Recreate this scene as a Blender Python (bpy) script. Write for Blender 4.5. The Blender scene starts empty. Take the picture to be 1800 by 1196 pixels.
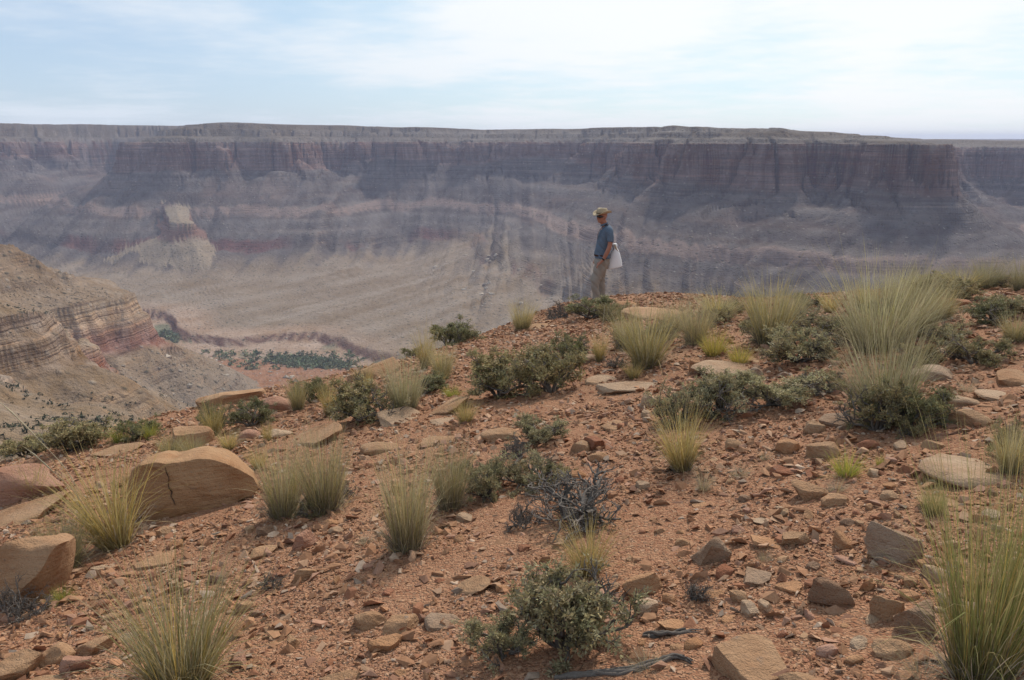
import bpy, bmesh, math, random
import numpy as np
from mathutils import Vector, Matrix, Euler

SC = bpy.context.scene
COL = SC.collection
R = math.radians

# ---------------------------------------------------------------- camera
FPX = 1500.0                      # focal length in photograph pixels (1800 wide)
PITCH = R(13.2)
cam_data = bpy.data.cameras.new("camera")
cam_data.sensor_fit = 'HORIZONTAL'
cam_data.sensor_width = 36.0
cam_data.lens = 36.0 * FPX / 1800.0
cam_data.clip_start = 0.05
cam_data.clip_end = 60000.0
cam = bpy.data.objects.new("camera", cam_data)
cam.location = (0, 0, 0)
cam.rotation_euler = (R(90) - PITCH, 0, 0)
COL.objects.link(cam)
SC.camera = cam

# ---------------------------------------------------------------- sun, sky, exposure
SUN_EL, SUN_AZ = R(43), R(24)     # azimuth measured from the view direction towards the right
sun_dir = Vector((math.sin(SUN_AZ) * math.cos(SUN_EL), math.cos(SUN_AZ) * math.cos(SUN_EL), math.sin(SUN_EL)))
sl = bpy.data.lights.new("sun", 'SUN')
sl.energy = 3.4
sl.angle = R(4)
sl.color = (1.0, 0.94, 0.86)
sun = bpy.data.objects.new("sun", sl)
sun.rotation_euler = (-sun_dir).to_track_quat('-Z', 'Y').to_euler()
COL.objects.link(sun)

world = bpy.data.worlds.new("World")
SC.world = world
world.use_nodes = True
wt = world.node_tree
wt.nodes.clear()

class NT:
    """tiny helper round a node tree"""
    def __init__(self, tree): self.t = tree
    def n(self, typ, **kw):
        nd = self.t.nodes.new(typ)
        ins = kw.pop('ins', {})
        for k, v in kw.items(): setattr(nd, k, v)
        for k, v in ins.items():
            if isinstance(v, bpy.types.NodeSocket): self.t.links.new(v, nd.inputs[k])
            else: nd.inputs[k].default_value = v
        return nd
    def math(self, op, a, b=None, c=None, clamp=False):
        nd = self.t.nodes.new('ShaderNodeMath'); nd.operation = op; nd.use_clamp = clamp
        for i, v in enumerate((a, b, c)):
            if v is None: continue
            if isinstance(v, bpy.types.NodeSocket): self.t.links.new(v, nd.inputs[i])
            else: nd.inputs[i].default_value = v
        return nd.outputs[0]
    def mix(self, f, a, b, blend='MIX'):
        nd = self.t.nodes.new('ShaderNodeMix'); nd.data_type = 'RGBA'; nd.blend_type = blend
        for s, v in ((nd.inputs[0], f), (nd.inputs[6], a), (nd.inputs[7], b)):
            if isinstance(v, bpy.types.NodeSocket): self.t.links.new(v, s)
            else: s.default_value = v if not isinstance(v, tuple) or len(v) == 4 else (*v, 1)
        return nd.outputs[2]
    def mapr(self, v, a, b, c=0.0, d=1.0, smooth=False):
        nd = self.t.nodes.new('ShaderNodeMapRange')
        if smooth: nd.interpolation_type = 'SMOOTHSTEP'
        self.t.links.new(v, nd.inputs[0])
        for i, x in enumerate((a, b, c, d)): nd.inputs[i + 1].default_value = x
        return nd.outputs[0]
    def noise(self, vec, scale, detail=4, rough=0.55, dim='3D'):
        nd = self.n('ShaderNodeTexNoise', noise_dimensions=dim, ins={'Scale': scale, 'Detail': detail, 'Roughness': rough})
        if vec is not None: self.t.links.new(vec, nd.inputs['Vector'])
        return nd.outputs['Fac']
    def link(self, a, b): self.t.links.new(a, b)

def build_world():
    T = NT(wt)
    sky = T.n('ShaderNodeTexSky', sky_type='NISHITA', sun_disc=False, sun_elevation=SUN_EL, sun_rotation=SUN_AZ,
              altitude=1500, air_density=1.0, dust_density=1.5, ozone_density=1.0)
    geo = T.n('ShaderNodeTexCoord')
    sep = T.n('ShaderNodeSeparateXYZ', ins={0: geo.outputs['Generated']})
    den = T.math('ADD', T.math('MAXIMUM', sep.outputs[2], 0.0), 0.09)
    px = T.math('DIVIDE', sep.outputs[0], den)
    py = T.math('DIVIDE', sep.outputs[1], den)
    cv = T.n('ShaderNodeCombineXYZ', ins={0: px, 1: T.math('MULTIPLY', py, 1.0), 2: 0.37})
    n1 = T.noise(cv.outputs[0], 0.30, 5, 0.55)
    n2 = T.noise(cv.outputs[0], 1.1, 6, 0.62)
    # broken high cloud over the whole sky; the veil is brighter round the sun that stands behind it
    dot = T.n('ShaderNodeVectorMath', operation='DOT_PRODUCT', ins={0: geo.outputs['Generated'], 1: tuple(sun_dir)})
    glow = T.mapr(dot.outputs['Value'], 0.54, 0.80, 0.0, 1.0, True)
    n = T.math('ADD', T.math('MULTIPLY', n1, 0.62), T.math('MULTIPLY', n2, 0.38))
    cloud = T.mapr(T.math('MULTIPLY_ADD', glow, 0.09, n), 0.45, 0.64, 0.0, 1.0, True)
    skys = T.mix(1.0, sky.outputs[0], (0.12, 0.12, 0.12), 'MULTIPLY')
    veil = T.mix(glow, (0.43, 0.56, 0.73), (0.58, 0.75, 0.84))
    base = T.mix(0.72, skys, veil)
    lit = T.mix(glow, (0.72, 0.79, 0.87), (0.95, 0.955, 0.955))
    out = T.mix(T.math('MULTIPLY', cloud, 0.85), base, lit)
    bg = T.n('ShaderNodeBackground', ins={'Color': out, 'Strength': 1.0})
    T.link(bg.outputs[0], T.n('ShaderNodeOutputWorld').inputs[0])
build_world()

SC.render.engine = 'CYCLES'
SC.view_settings.view_transform = 'Standard'
SC.view_settings.look = 'None'
SC.view_settings.gamma = 1.0
SC.view_settings.use_curve_mapping = False
SC.view_settings.exposure = 0.14
SC.cycles.max_bounces = 6
SC.cycles.diffuse_bounces = 3
SC.cycles.transparent_max_bounces = 8
SC.cycles.volume_bounces = 1
SC.cycles.use_denoising = True

# ---------------------------------------------------------------- helpers
def ray(u, v):
    """direction (x, y, z) of a photograph pixel, scaled to y = 1"""
    a, b = (u - 900.0) / FPX, (v - 598.0) / FPX
    y = math.cos(PITCH) - b * math.sin(PITCH)
    z = -math.sin(PITCH) - b * math.cos(PITCH)
    return a / y, 1.0, z / y

def vnoise(x, y, seed=0):
    x = np.asarray(x, float); y = np.asarray(y, float)
    ix = np.floor(x); iy = np.floor(y)
    fx = x - ix; fy = y - iy
    ix = ix.astype(np.int64); iy = iy.astype(np.int64)
    fx = fx * fx * fx * (fx * (fx * 6 - 15) + 10); fy = fy * fy * fy * (fy * (fy * 6 - 15) + 10)
    def hsh(a, b):
        h = (a * 374761393 + b * 668265263 + seed * 974634777) & 0xffffffff
        h = ((h ^ (h >> 13)) * 1274126177) & 0xffffffff
        return ((h ^ (h >> 16)) & 0xffff) / 32767.5 - 1.0
    n00 = hsh(ix, iy); n10 = hsh(ix + 1, iy); n01 = hsh(ix, iy + 1); n11 = hsh(ix + 1, iy + 1)
    a = n00 + (n10 - n00) * fx
    b = n01 + (n11 - n01) * fx
    return a + (b - a) * fy

def fbm(x, y, oct=4, seed=0, gain=0.5):
    s = 0.0; amp = 1.0; tot = 0.0
    x = np.asarray(x, float); y = np.asarray(y, float)
    for i in range(oct):
        s = s + vnoise(x, y, seed + i * 17) * amp
        tot += amp; amp *= gain
        x, y = x * 1.93 + y * 0.51, y * 1.93 - x * 0.51
    return s / tot

def sstep(a, b, x):
    t = np.clip((np.asarray(x, float) - a) / (b - a), 0, 1)
    return t * t * (3 - 2 * t)

def catmull(pts, n=6):
    P = np.array(pts, float); out = []
    for i in range(len(P) - 1):
        p0 = P[max(i - 1, 0)]; p1 = P[i]; p2 = P[i + 1]; p3 = P[min(i + 2, len(P) - 1)]
        for k in range(n):
            t = k / n
            out.append(0.5 * ((2 * p1) + (-p0 + p2) * t + (2 * p0 - 5 * p1 + 4 * p2 - p3) * t * t + (-p0 + 3 * p1 - 3 * p2 + p3) * t ** 3))
    out.append(P[-1])
    return np.array(out)

class SDF:
    """signed distance (negative inside the polygon line + close) and arc length along the line, tabulated on a grid"""
    def __init__(self, line, close, x0, x1, y0, y1, step):
        self.x0, self.y0, self.st = x0, y0, step
        gx = np.arange(x0, x1 + step, step); gy = np.arange(y0, y1 + step, step)
        X, Y = np.meshgrid(gx, gy)
        best = np.full(X.shape, 1e12); T = np.zeros(X.shape)
        L = np.array(line, float); acc = 0.0
        for a, b in zip(L[:-1], L[1:]):
            d = b - a; l2 = float(d @ d)
            if l2 < 1e-9: continue
            t = np.clip(((X - a[0]) * d[0] + (Y - a[1]) * d[1]) / l2, 0, 1)
            dd = (X - a[0] - t * d[0]) ** 2 + (Y - a[1] - t * d[1]) ** 2
            m = dd < best
            best[m] = dd[m]; T[m] = acc + t[m] * math.sqrt(l2)
            acc += math.sqrt(l2)
        poly = np.vstack([L, np.array(close, float)])
        ins = np.zeros(X.shape, bool)
        for a, b in zip(poly, np.roll(poly, -1, axis=0)):
            if a[1] == b[1]: continue
            c = ((a[1] > Y) != (b[1] > Y)) & (X < (b[0] - a[0]) * (Y - a[1]) / (b[1] - a[1]) + a[0])
            ins ^= c
        S = np.sqrt(best); S[ins] *= -1
        self.S, self.T = S, T
        self.length = acc
    def __call__(self, x, y):
        fx = (np.asarray(x, float) - self.x0) / self.st; fy = (np.asarray(y, float) - self.y0) / self.st
        H, W = self.S.shape
        fx = np.clip(fx, 0, W - 1.001); fy = np.clip(fy, 0, H - 1.001)
        ix = fx.astype(int); iy = fy.astype(int); fx = fx - ix; fy = fy - iy
        def bil(A):
            return (A[iy, ix] * (1 - fx) + A[iy, ix + 1] * fx) * (1 - fy) + (A[iy + 1, ix] * (1 - fx) + A[iy + 1, ix + 1] * fx) * fy
        return bil(self.S), bil(self.T)

def mesh_np(name, verts, faces, mat=None, smooth=True, colors=None, parent=None, loops=None):
    """one mesh object from numpy arrays; faces (n,3) or (n,4)"""
    me = bpy.data.meshes.new(name)
    verts = np.asarray(verts, np.float32); faces = np.asarray(faces, np.int32)
    nf, k = faces.shape
    me.vertices.add(len(verts)); me.vertices.foreach_set('co', verts.ravel())
    me.loops.add(nf * k); me.loops.foreach_set('vertex_index', faces.ravel())
    me.polygons.add(nf)
    me.polygons.foreach_set('loop_start', np.arange(0, nf * k, k, dtype=np.int32))
    me.polygons.foreach_set('loop_total', np.full(nf, k, np.int32))
    me.polygons.foreach_set('use_smooth', np.full(nf, smooth, bool))
    me.update(calc_edges=True)
    if colors is not None:
        ca = me.color_attributes.new('tint', 'FLOAT_COLOR', 'POINT')
        c4 = np.ones((len(verts), 4), np.float32); c4[:, :colors.shape[1]] = colors
        ca.data.foreach_set('color', c4.ravel())
    if mat is not None: me.materials.append(mat)
    return me

def link(name, me, parent=None, loc=None, rot=None, scale=None):
    o = bpy.data.objects.new(name, me)
    COL.objects.link(o)
    if parent is not None: o.parent = parent
    if loc is not None: o.location = loc
    if rot is not None: o.rotation_euler = rot
    if scale is not None: o.scale = scale
    return o

def tag(o, label=None, cat=None, group=None, kind=None):
    if label: o['label'] = label
    if cat: o['category'] = cat
    if group: o['group'] = group
    if kind: o['kind'] = kind
    return o

def new_mat(name):
    m = bpy.data.materials.new(name); m.use_nodes = True
    m.node_tree.nodes.clear()
    return m, NT(m.node_tree)

# ---------------------------------------------------------------- terrain shape
# main-cliff top line of the far wall, in plan (camera at the origin, looking along +y)
RIM = catmull([(-1500, 900), (-1150, 1080), (-960, 1180), (-800, 1310), (-760, 1480), (-690, 1560), (-600, 1440), (-545, 1250), (-470, 1190),
               (-387, 1180), (-300, 1190), (-275, 1300), (-220, 1360), (-165, 1290), (-80, 1300), (0, 1255), (80, 1215),
               (120, 1110), (150, 1000), (178, 905), (215, 800), (262, 775), (290, 800), (318, 742), (350, 760), (400, 880), (470, 960),
               (590, 1060), (640, 1000), (650, 850), (760, 760), (1000, 800), (1500, 900)], 5)
sdf_rim = SDF(RIM, [(9000, 900), (9000, 9000), (-9000, 9000), (-9000, 900)], -1500, 1500, 60, 2000, 4.0)
# cliff top line of the near wall on the left, running back under the hill we stand on
NEAR = catmull([(-700, 640), (-420, 570), (-270, 528), (-213, 484), (-212, 455), (-224, 425), (-210, 385), (-188, 347), (-178, 310), (-156, 285), (-141, 255), (-150, 228), (-132, 195),
                (-96, 160), (-55, 132), (0, 112), (90, 100), (300, 70), (700, 40)], 5)
sdf_near = SDF(NEAR, [(900, -400), (-900, -400), (-900, 640)], -900, 900, -60, 1000, 3.0)
# brink of the hilltop we stand on
BRINK = catmull([(-40, 5), (-14, 7.2), (-8, 8.2), (-5.6, 9.0), (-4.4, 10.9), (-2.4, 12.0), (-0.9, 13.6), (0.2, 16.2), (1.1, 17.6), (2.0, 18.0), (2.9, 16.6),
                 (3.4, 14.0), (4.6, 12.6), (6.3, 12.0), (9, 11.6), (14, 11), (40, 14)], 4)
sdf_brink = SDF(BRINK, [(60, 14), (60, -60), (-60, -60), (-60, 5)], -60, 60, -60, 140, 0.5)
def on_level(u, v, z):
    d = ray(u, v); return d[0] * z / d[2], z / d[2]
FLOOR = -171.0
WASH = [on_level(u, v, FLOOR) for u, v in ((150, 574), (277, 580), (309, 588), (312, 601), (330, 609), (385, 619), (412, 624), (467, 621), (517, 621), (564, 627), (595, 637), (622, 649), (690, 672))]
WASH = catmull(WASH, 5)
sdf_wash = SDF(WASH, [(500, 520), (500, 150), (-800, 150), (-800, 700)], -900, 600, 140, 1000, 2.0)

PLX = [-1500, -800, -400, -200, -60, 40, 120, 185, 221, 285, 305, 345, 400, 460, 520, 650, 1500]
PLZ = [27, 27, 25, 21.5, 16, 15.5, 16, 16.3, 14, 9, 8, 6.5, 5, 3.2, 1.2, -1, -3]

def seg_dist(x, y, a, b):
    dx, dy = b[0] - a[0], b[1] - a[1]
    t = np.clip(((x - a[0]) * dx + (y - a[1]) * dy) / (dx * dx + dy * dy), 0, 1)
    return np.hypot(x - a[0] - t * dx, y - a[1] - t * dy), t

def hill(x, y, fine=True):
    """the hilltop in the foreground"""
    se, _ = sdf_brink(x, y)
    far = np.maximum(np.hypot(x, y) - 60, 0)
    z = -1.55 - 0.11 * y + 0.16 * np.clip(x, -60, 40)
    z = z + 0.10 * fbm(x / 2.6, y / 2.6, 3, 3) * sstep(1.0, 5.0, np.hypot(x, y)) + 0.25 * fbm(x / 9, y / 9, 2, 9) * sstep(4, 12, np.hypot(x, y))
    if fine: z = z + 0.022 * fbm(x / 0.45, y / 0.45, 3, 21)
    se2 = se + 0.5 * fbm(x / 2.0, y / 2.0, 3, 31)
    z = z - np.interp(se2, [-1.5, 0, 1.5, 5, 12, 40, 200, 3000], [0, 0.06, 0.4, 2.2, 6.6, 25, 120, 2000])
    return z

def terrain(x, y, want_color=False):
    x = np.asarray(x, float); y = np.asarray(y, float)
    rr = np.hypot(x, y)
    # ---- far wall
    wx = x + 26 * fbm(x / 150, y / 150, 3, 101); wy = y + 26 * fbm(x / 150, y / 150, 3, 131)
    s0, t = sdf_rim(wx, wy)
    w = sstep(20, 190, x)
    q = x * (1 - w) + (0.55 * x - 0.85 * y + 900) * w          # runs along the wall, across the fall line
    crack = np.abs(vnoise(x / 23, y / 23, 171))
    crack2 = np.abs(vnoise(x / 9.5, y / 9.5, 173))
    flute = 38 * fbm(x / 70, y / 70, 2, 151) + 14 * sstep(0.15, 0.0, crack) + 3.0 * sstep(0.2, 0.0, crack2) + 1.2 * vnoise(x / 9, y / 9, 181)
    # how bold the cliff stands: bare on the promontories, buried under talus elsewhere
    bold = np.clip(np.interp(x + 30 * vnoise(x / 60, y / 60, 183), [-1500, -900, -640, -560, -280, -250, -90, 60, 120, 1500], [.5, .5, .4, 1, 1, .5, .45, .5, 1, 1]) + .55 * fbm(x / 75, y / 75, 2, 185), .1, 1)
    zpl = np.interp(x, PLX, PLZ) + 1.6 * fbm(x / 70, y / 70, 3, 191)
    ct = np.minimum(-3.0, zpl - 9)                       # cliff-top height
    k = sstep(75, 20, s0)
    s = s0 + flute * k
    # plateau, stepped upper slope, cliff, talus, ledge, talus, ledge, fan, floor
    bw = np.interp(x, [-1500, -620, -540, -300, -240, 200, 300, 420, 1500], [.7, .8, 1.0, 1.0, .75, .45, .5, .9, 1.2])
    up = np.interp(s / bw, [-130, -92, -86, -60, -53, -20, -14, 0], [1.0, 0.93, 0.72, 0.60, 0.30, 0.18, 0.05, 0.0])
    z_top = ct + (zpl - ct) * up
    z_dn = np.interp(s, [0, 4, 8, 12, 17, 22, 62, 112, 116, 121, 150, 186, 190, 196, 260, 380, 560, 700], [0, -14, -17, -31, -41, -45, -68, -84, -86, -91.5, -102, -117, -121, -127, -139, -153, -167, FLOOR])
    soft = np.interp(s, [0, 6, 10, 30, 36, 62, 112], [0, -4, -12, -27, -38, -52, -84])
    z_dn = np.where(s < 112, z_dn * bold + soft * (1 - bold), z_dn)
    z_dn = np.where(s < 25, z_dn + (ct + 3) * 1.0, z_dn + (ct + 3) * sstep(120, 25, s))
    z_main = np.where(s < 0, z_top, np.minimum(z_dn, ct))
    # gullies and ribs on the slopes, running down from the rim
    g = fbm(q / 46 + 0.5 * vnoise(x / 70, y / 70, 207), s / 200, 2, 201)
    qq = q + 4 * vnoise(x / 45, y / 45, 209)
    calm = 1 - 3.4 * w * (1 - w)
    g2 = 2.6 * (np.abs(vnoise(qq / 17, s / 150, 211)) - .3) + 1.1 * (np.abs(vnoise(qq / 7.5, s / 90, 213)) - .3)
    g2 = g2 * calm
    fall_streak = fbm(qq / 6.5, s / 130, 2, 214) * calm * .8
    slope_m = sstep(14, 60, s) * sstep(330, 190, s)
    z_main = z_main + slope_m * (13 * (np.abs(g) - 0.25) + 1.9 * g2) + 1.1 * fbm(x / 17, y / 17, 2, 215) * sstep(10, 40, s) * sstep(700, 300, s)
    z_main = z_main + sstep(240, 420, s) * sstep(760, 520, s) * 1.3 * fbm((.74 * x - .68 * y) / 20, (.68 * x + .74 * y) / 190, 2, 221)
    zq1 = z_main + 2.5 * vnoise(x / 120, y / 120, 217)
    ph = zq1 * (2 * np.pi / 12.5)
    ledgy = np.clip(0.40 + 1.2 * fbm(x / 80, y / 80, 2, 219), 0, 1) * sstep(-130, -60, s) * sstep(235, 190, s)
    z_main = z_main + 0.9 * np.sin(ph) * ledgy
    # knob with its spur on the left
    kx, ky = x + 7 * fbm(x / 30, y / 30, 3, 231), y + 7 * fbm(x / 30, y / 30, 3, 241)
    d1, t1 = seg_dist(kx, ky, (-388, 1010), (-470, 1190))
    d2, t2 = seg_dist(kx, ky, (-388, 1010), (-290, 860))
    kz1 = np.interp(d1, [0, 14, 17, 25, 28, 46, 300], [-92, -96, -105, -108, -129, -139, -260]) + t1 * 34
    kz2 = -97 - 68 * t2 - 0.44 * d2 + 2.5 * fbm(x / 14, y / 14, 3, 245)
    z_knob = np.maximum(kz1, kz2)
    z_far = np.maximum(z_main, z_knob)
    # wash with its cut bank
    sw, _ = sdf_wash(x + 3 * fbm(x / 26, y / 26, 2, 251), y + 3 * fbm(x / 26, y / 26, 2, 261))
    z_far = np.where(z_far < -150, z_far - 4.6 * sstep(1.5, -3.5, sw) + 0.25 * fbm(x / 5, y / 5, 2, 265), z_far)
    # ---- near wall on the left
    nx = x + 10 * fbm(x / 55, y / 55, 3, 301); ny = y + 10 * fbm(x / 55, y / 55, 3, 311)
    n0, tn = sdf_near(nx, ny)
    nflute = 8 * np.abs(fbm(x / 26, y / 26, 3, 321)) + 3.4 * fbm(x / 9, y / 9, 2, 331)
    n = n0 + nflute * sstep(70, 10, n0)
    top = np.interp(y, [100, 200, 255, 300, 345, 420, 480], [-44, -48, -50, -66, -76, -83, -84])
    chh = np.interp(y, [100, 180, 260, 330, 420, 480], [10, 14, 20, 18, 26, 33])
    kf = sstep(260, 400, y)
    n_in = top + kf * np.interp(-n, [0, 30, 76, 120], [0, 8, 42, 66]) + (1 - kf) * 0.27 * np.minimum(-n, 120) + 2.2 * fbm(x / 25, y / 25, 3, 341)
    fall = np.interp(n, [0, 3.5, 6, 9, 12, 16], [0, 0.34, 0.40, 0.80, 0.92, 1.0])
    n_out = top - chh * fall - np.interp(n, [14, 40, 90, 110, 200, 400, 800], [0, 19, 58, 74, 140, 290, 580])
    fin = 7.0 * np.abs(fbm((y + 0.3 * x) / 30, (x - 0.3 * y) / 110, 2, 351)) * sstep(6, 22, n) * sstep(150, 60, n)
    n_out = n_out + fin + 0.6 * fbm(x / 9, y / 9, 2, 361)
    z_nw = np.where(n < 0, n_in, n_out)
    # small ledges that follow the bedding
    zq = z_nw + 1.6 * fbm(x / 45, y / 45, 2, 371)
    bed = np.sin(zq * 1.15 + 2.2 * vnoise(zq / 5.0, zq * 0 + 2.2, 373)) * np.clip(.6 + .9 * vnoise(x / 38, y / 38, 375), 0, 1.2)
    z_nw = z_nw + 0.72 * bed * sstep(620, 300, rr) * sstep(-34, -6, n) * sstep(26, 13, n)
    z_h = hill(x, y, fine=False)
    z = np.maximum(np.maximum(z_far, z_nw), z_h)
    z = np.maximum(z, FLOOR - 8)
    if not want_color: return z
    # ---- colours of rock and soil, with cloud shadow and sunlight worked in
    N = lambda sc, sd, o=3: fbm(x / sc, y / sc, o, sd)
    def c(*a): return np.array(a)
    zb = z + 2.0 * N(60, 401)
    col = np.empty(z.shape + (3,))
    talus = c(.118, .096, .086) + 0.02 * N(40, 411)[..., None] + 0.03 * (N(9, 415, 3))[..., None] + (0.045 * fall_streak)[..., None] * np.array([1.1, 1, .9])  # far slopes coloured dark to stand for a cloud's shadow
    red = c(.175, .105, .082); pale = c(.36, .30, .245); dred = c(.180, .078, .064); tan = c(.285, .212, .145)  # cliff red darkened for cloud shade; tan is for the sunlit fan
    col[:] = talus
    def lay(m, cc, amt=1.0):
        m = np.clip(m * amt, 0, 1)[..., None]
        col[:] = col * (1 - m) + cc * m
    beds = vnoise(zb / 1.9, zb * 0 + 1.7, 433) + 0.7 * np.sign(vnoise(zb / 4.6, zb * 0 + 9.1, 435)) * .5
    lay(ledgy * sstep(0.1, -0.9, np.cos(ph)), c(.20, .145, .112) + 0.05 * beds[..., None], 0.35)
    col[:] = np.clip(col + (0.028 * beds * sstep(240, 190, s))[..., None] * np.array([1.1, 1, .85]), .02, 1)
    strk = fbm(x / 8, y / 8, 2, 421) - 0.8 * sstep(0.16, 0.0, crack)
    band = vnoise(zb / 3.1, zb * 0 + 3.3, 431)
    wallm = sstep(-60, -30, -np.abs(s - 2)) * 0 + sstep(-4, 1, s) * sstep(26, 16, s)
    lay(sstep(0, -12, s), c(.165, .132, .100) + 0.06 * band[..., None] + 0.03 * N(14, 441)[..., None])
    lay(sstep(-6, -2, s) * sstep(4, 0, s), pale, 0.55)
    lay(wallm, red + 0.07 * strk[..., None] + 0.05 * band[..., None])
    lay(sstep(0.05, 0.4, N(70, 451)) * slope_m * sstep(160, 60, s), c(.19, .130, .105) + (.05 * fall_streak)[..., None], 0.45)
    lay(sstep(106, 110, s) * sstep(126, 121, s), c(.330, .235, .190) + 0.06 * band[..., None], 0.75)
    lay(sstep(180, 186, s) * sstep(204, 198, s) * sstep(-0.15, 0.15, N(80, 461)), dred + 0.03 * band[..., None], 0.9)
    lay(sstep(205, 285, s + 45 * fall_streak + np.interp(x, [-400, -200, -60, 60, 130, 240], [0, 16, 55, 75, 70, 30]) + 20 * N(50, 471) + 14 * N(14, 475)), tan + 0.045 * N(30, 481)[..., None] + 0.07 * fbm((.74 * x - .68 * y) / 9, (.68 * x + .74 * y) / 110, 3, 485)[..., None])  # fan coloured as sunlit; the colour edge stands for the cloud shadow's edge
    kn = (z_knob > z_main) & (z_knob >= z - 0.01)
    lay(kn.astype(float), c(.32, .245, .17) + 0.04 * N(12, 491)[..., None])  # knob and spur tinted lighter, as sunlit against the shaded wall
    lay((kn & (d1 > 13.5) & (d1 < 30)).astype(float), c(.26, .155, .12) + 0.05 * band[..., None])
    lay(kn * sstep(0.62, 0.85, t2) * sstep(60, 15, d2), c(.30, .135, .10), 0.8)
    fl = sstep(-146, -156, z) * (z_far >= z - 0.01)
    lay(fl * sstep(46, 12, sw), c(.42, .285, .195) + 0.09 * N(12, 501)[..., None])
    lay(fl * sstep(2.6, 1.2, sw) * sstep(-5, -3, sw), c(.19, .10, .07))
    lay(fl * sstep(-3, -6, sw) * sstep(0.05, 0.25, fbm(x / 30, y / 18, 3, 511)), c(.16, .175, .10), 0.8)
    nw = z_nw >= np.maximum(z_far, z_h) - 0.01
    nearc = c(.30, .210, .135) + 0.05 * N(16, 521)[..., None] + 0.05 * N(3, 525)[..., None]
    lay(nw.astype(float), nearc)
    hgt = np.clip((top - z) / np.maximum(chh, 1), 0, 1.2)
    rock = nw * sstep(-1.5, 0.5, n) * sstep(17, 11, n)
    nstr = fbm(x / 4, y / 4, 2, 531)
    nb = vnoise(z / 1.7, z * 0 + 7.7, 541)
    cliffc = (1 - sstep(.3, .75, hgt))[..., None] * c(.38, .275, .185) + sstep(.3, .75, hgt)[..., None] * c(.30, .145, .10)
    nearmix = sstep(330, 270, y)[..., None]
    cliffc = cliffc * (1 - nearmix) + c(.31, .215, .145) * nearmix
    nbed = np.sign(np.sin(zq * 1.15 + 1.0)) * .5 + vnoise(zq / .9, zq * 0, 543)
    lay(rock, cliffc + 0.06 * nstr[..., None] + 0.045 * nb[..., None] + .035 * nbed[..., None])
    lay(nw * sstep(-30, -3, n) * sstep(0, -3, n) * sstep(.2, .9, bed), c(.25, .175, .12), .45)
    lay(nw * sstep(18, 50, n) * sstep(0, 60, y - 250), c(.275, .215, .160) + 0.05 * N(6, 551)[..., None], 0.8)
    hl = (z_h >= np.maximum(z_far, z_nw) - 0.01).astype(float)
    lay(hl, c(.34, .172, .096) + 0.04 * N(8, 561)[..., None] + 0.05 * N(1.2, 565)[..., None])
    return z, np.clip(col, 0.01, 0.9)

def near_height(x, y):
    return np.maximum(hill(np.asarray(x, float), np.asarray(y, float)), -400)

def ground_hit(u, v, lim=60.0):
    """the point of the hilltop seen at a photograph pixel"""
    dx, _, dz = ray(u, v)
    yy = np.linspace(1.0, lim, 2400)
    d = near_height(dx * yy, yy) - dz * yy
    i = int(np.argmax(d > 0))
    if d[i] <= 0: i = int(np.argmax(d))
    y0, y1 = yy[max(i - 1, 0)], yy[i]
    for _ in range(18):
        m = 0.5 * (y0 + y1)
        if float(near_height(dx * m, m)) - dz * m > 0: y1 = m
        else: y0 = m
    return Vector((dx * y1, y1, float(near_height(dx * y1, y1))))

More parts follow.
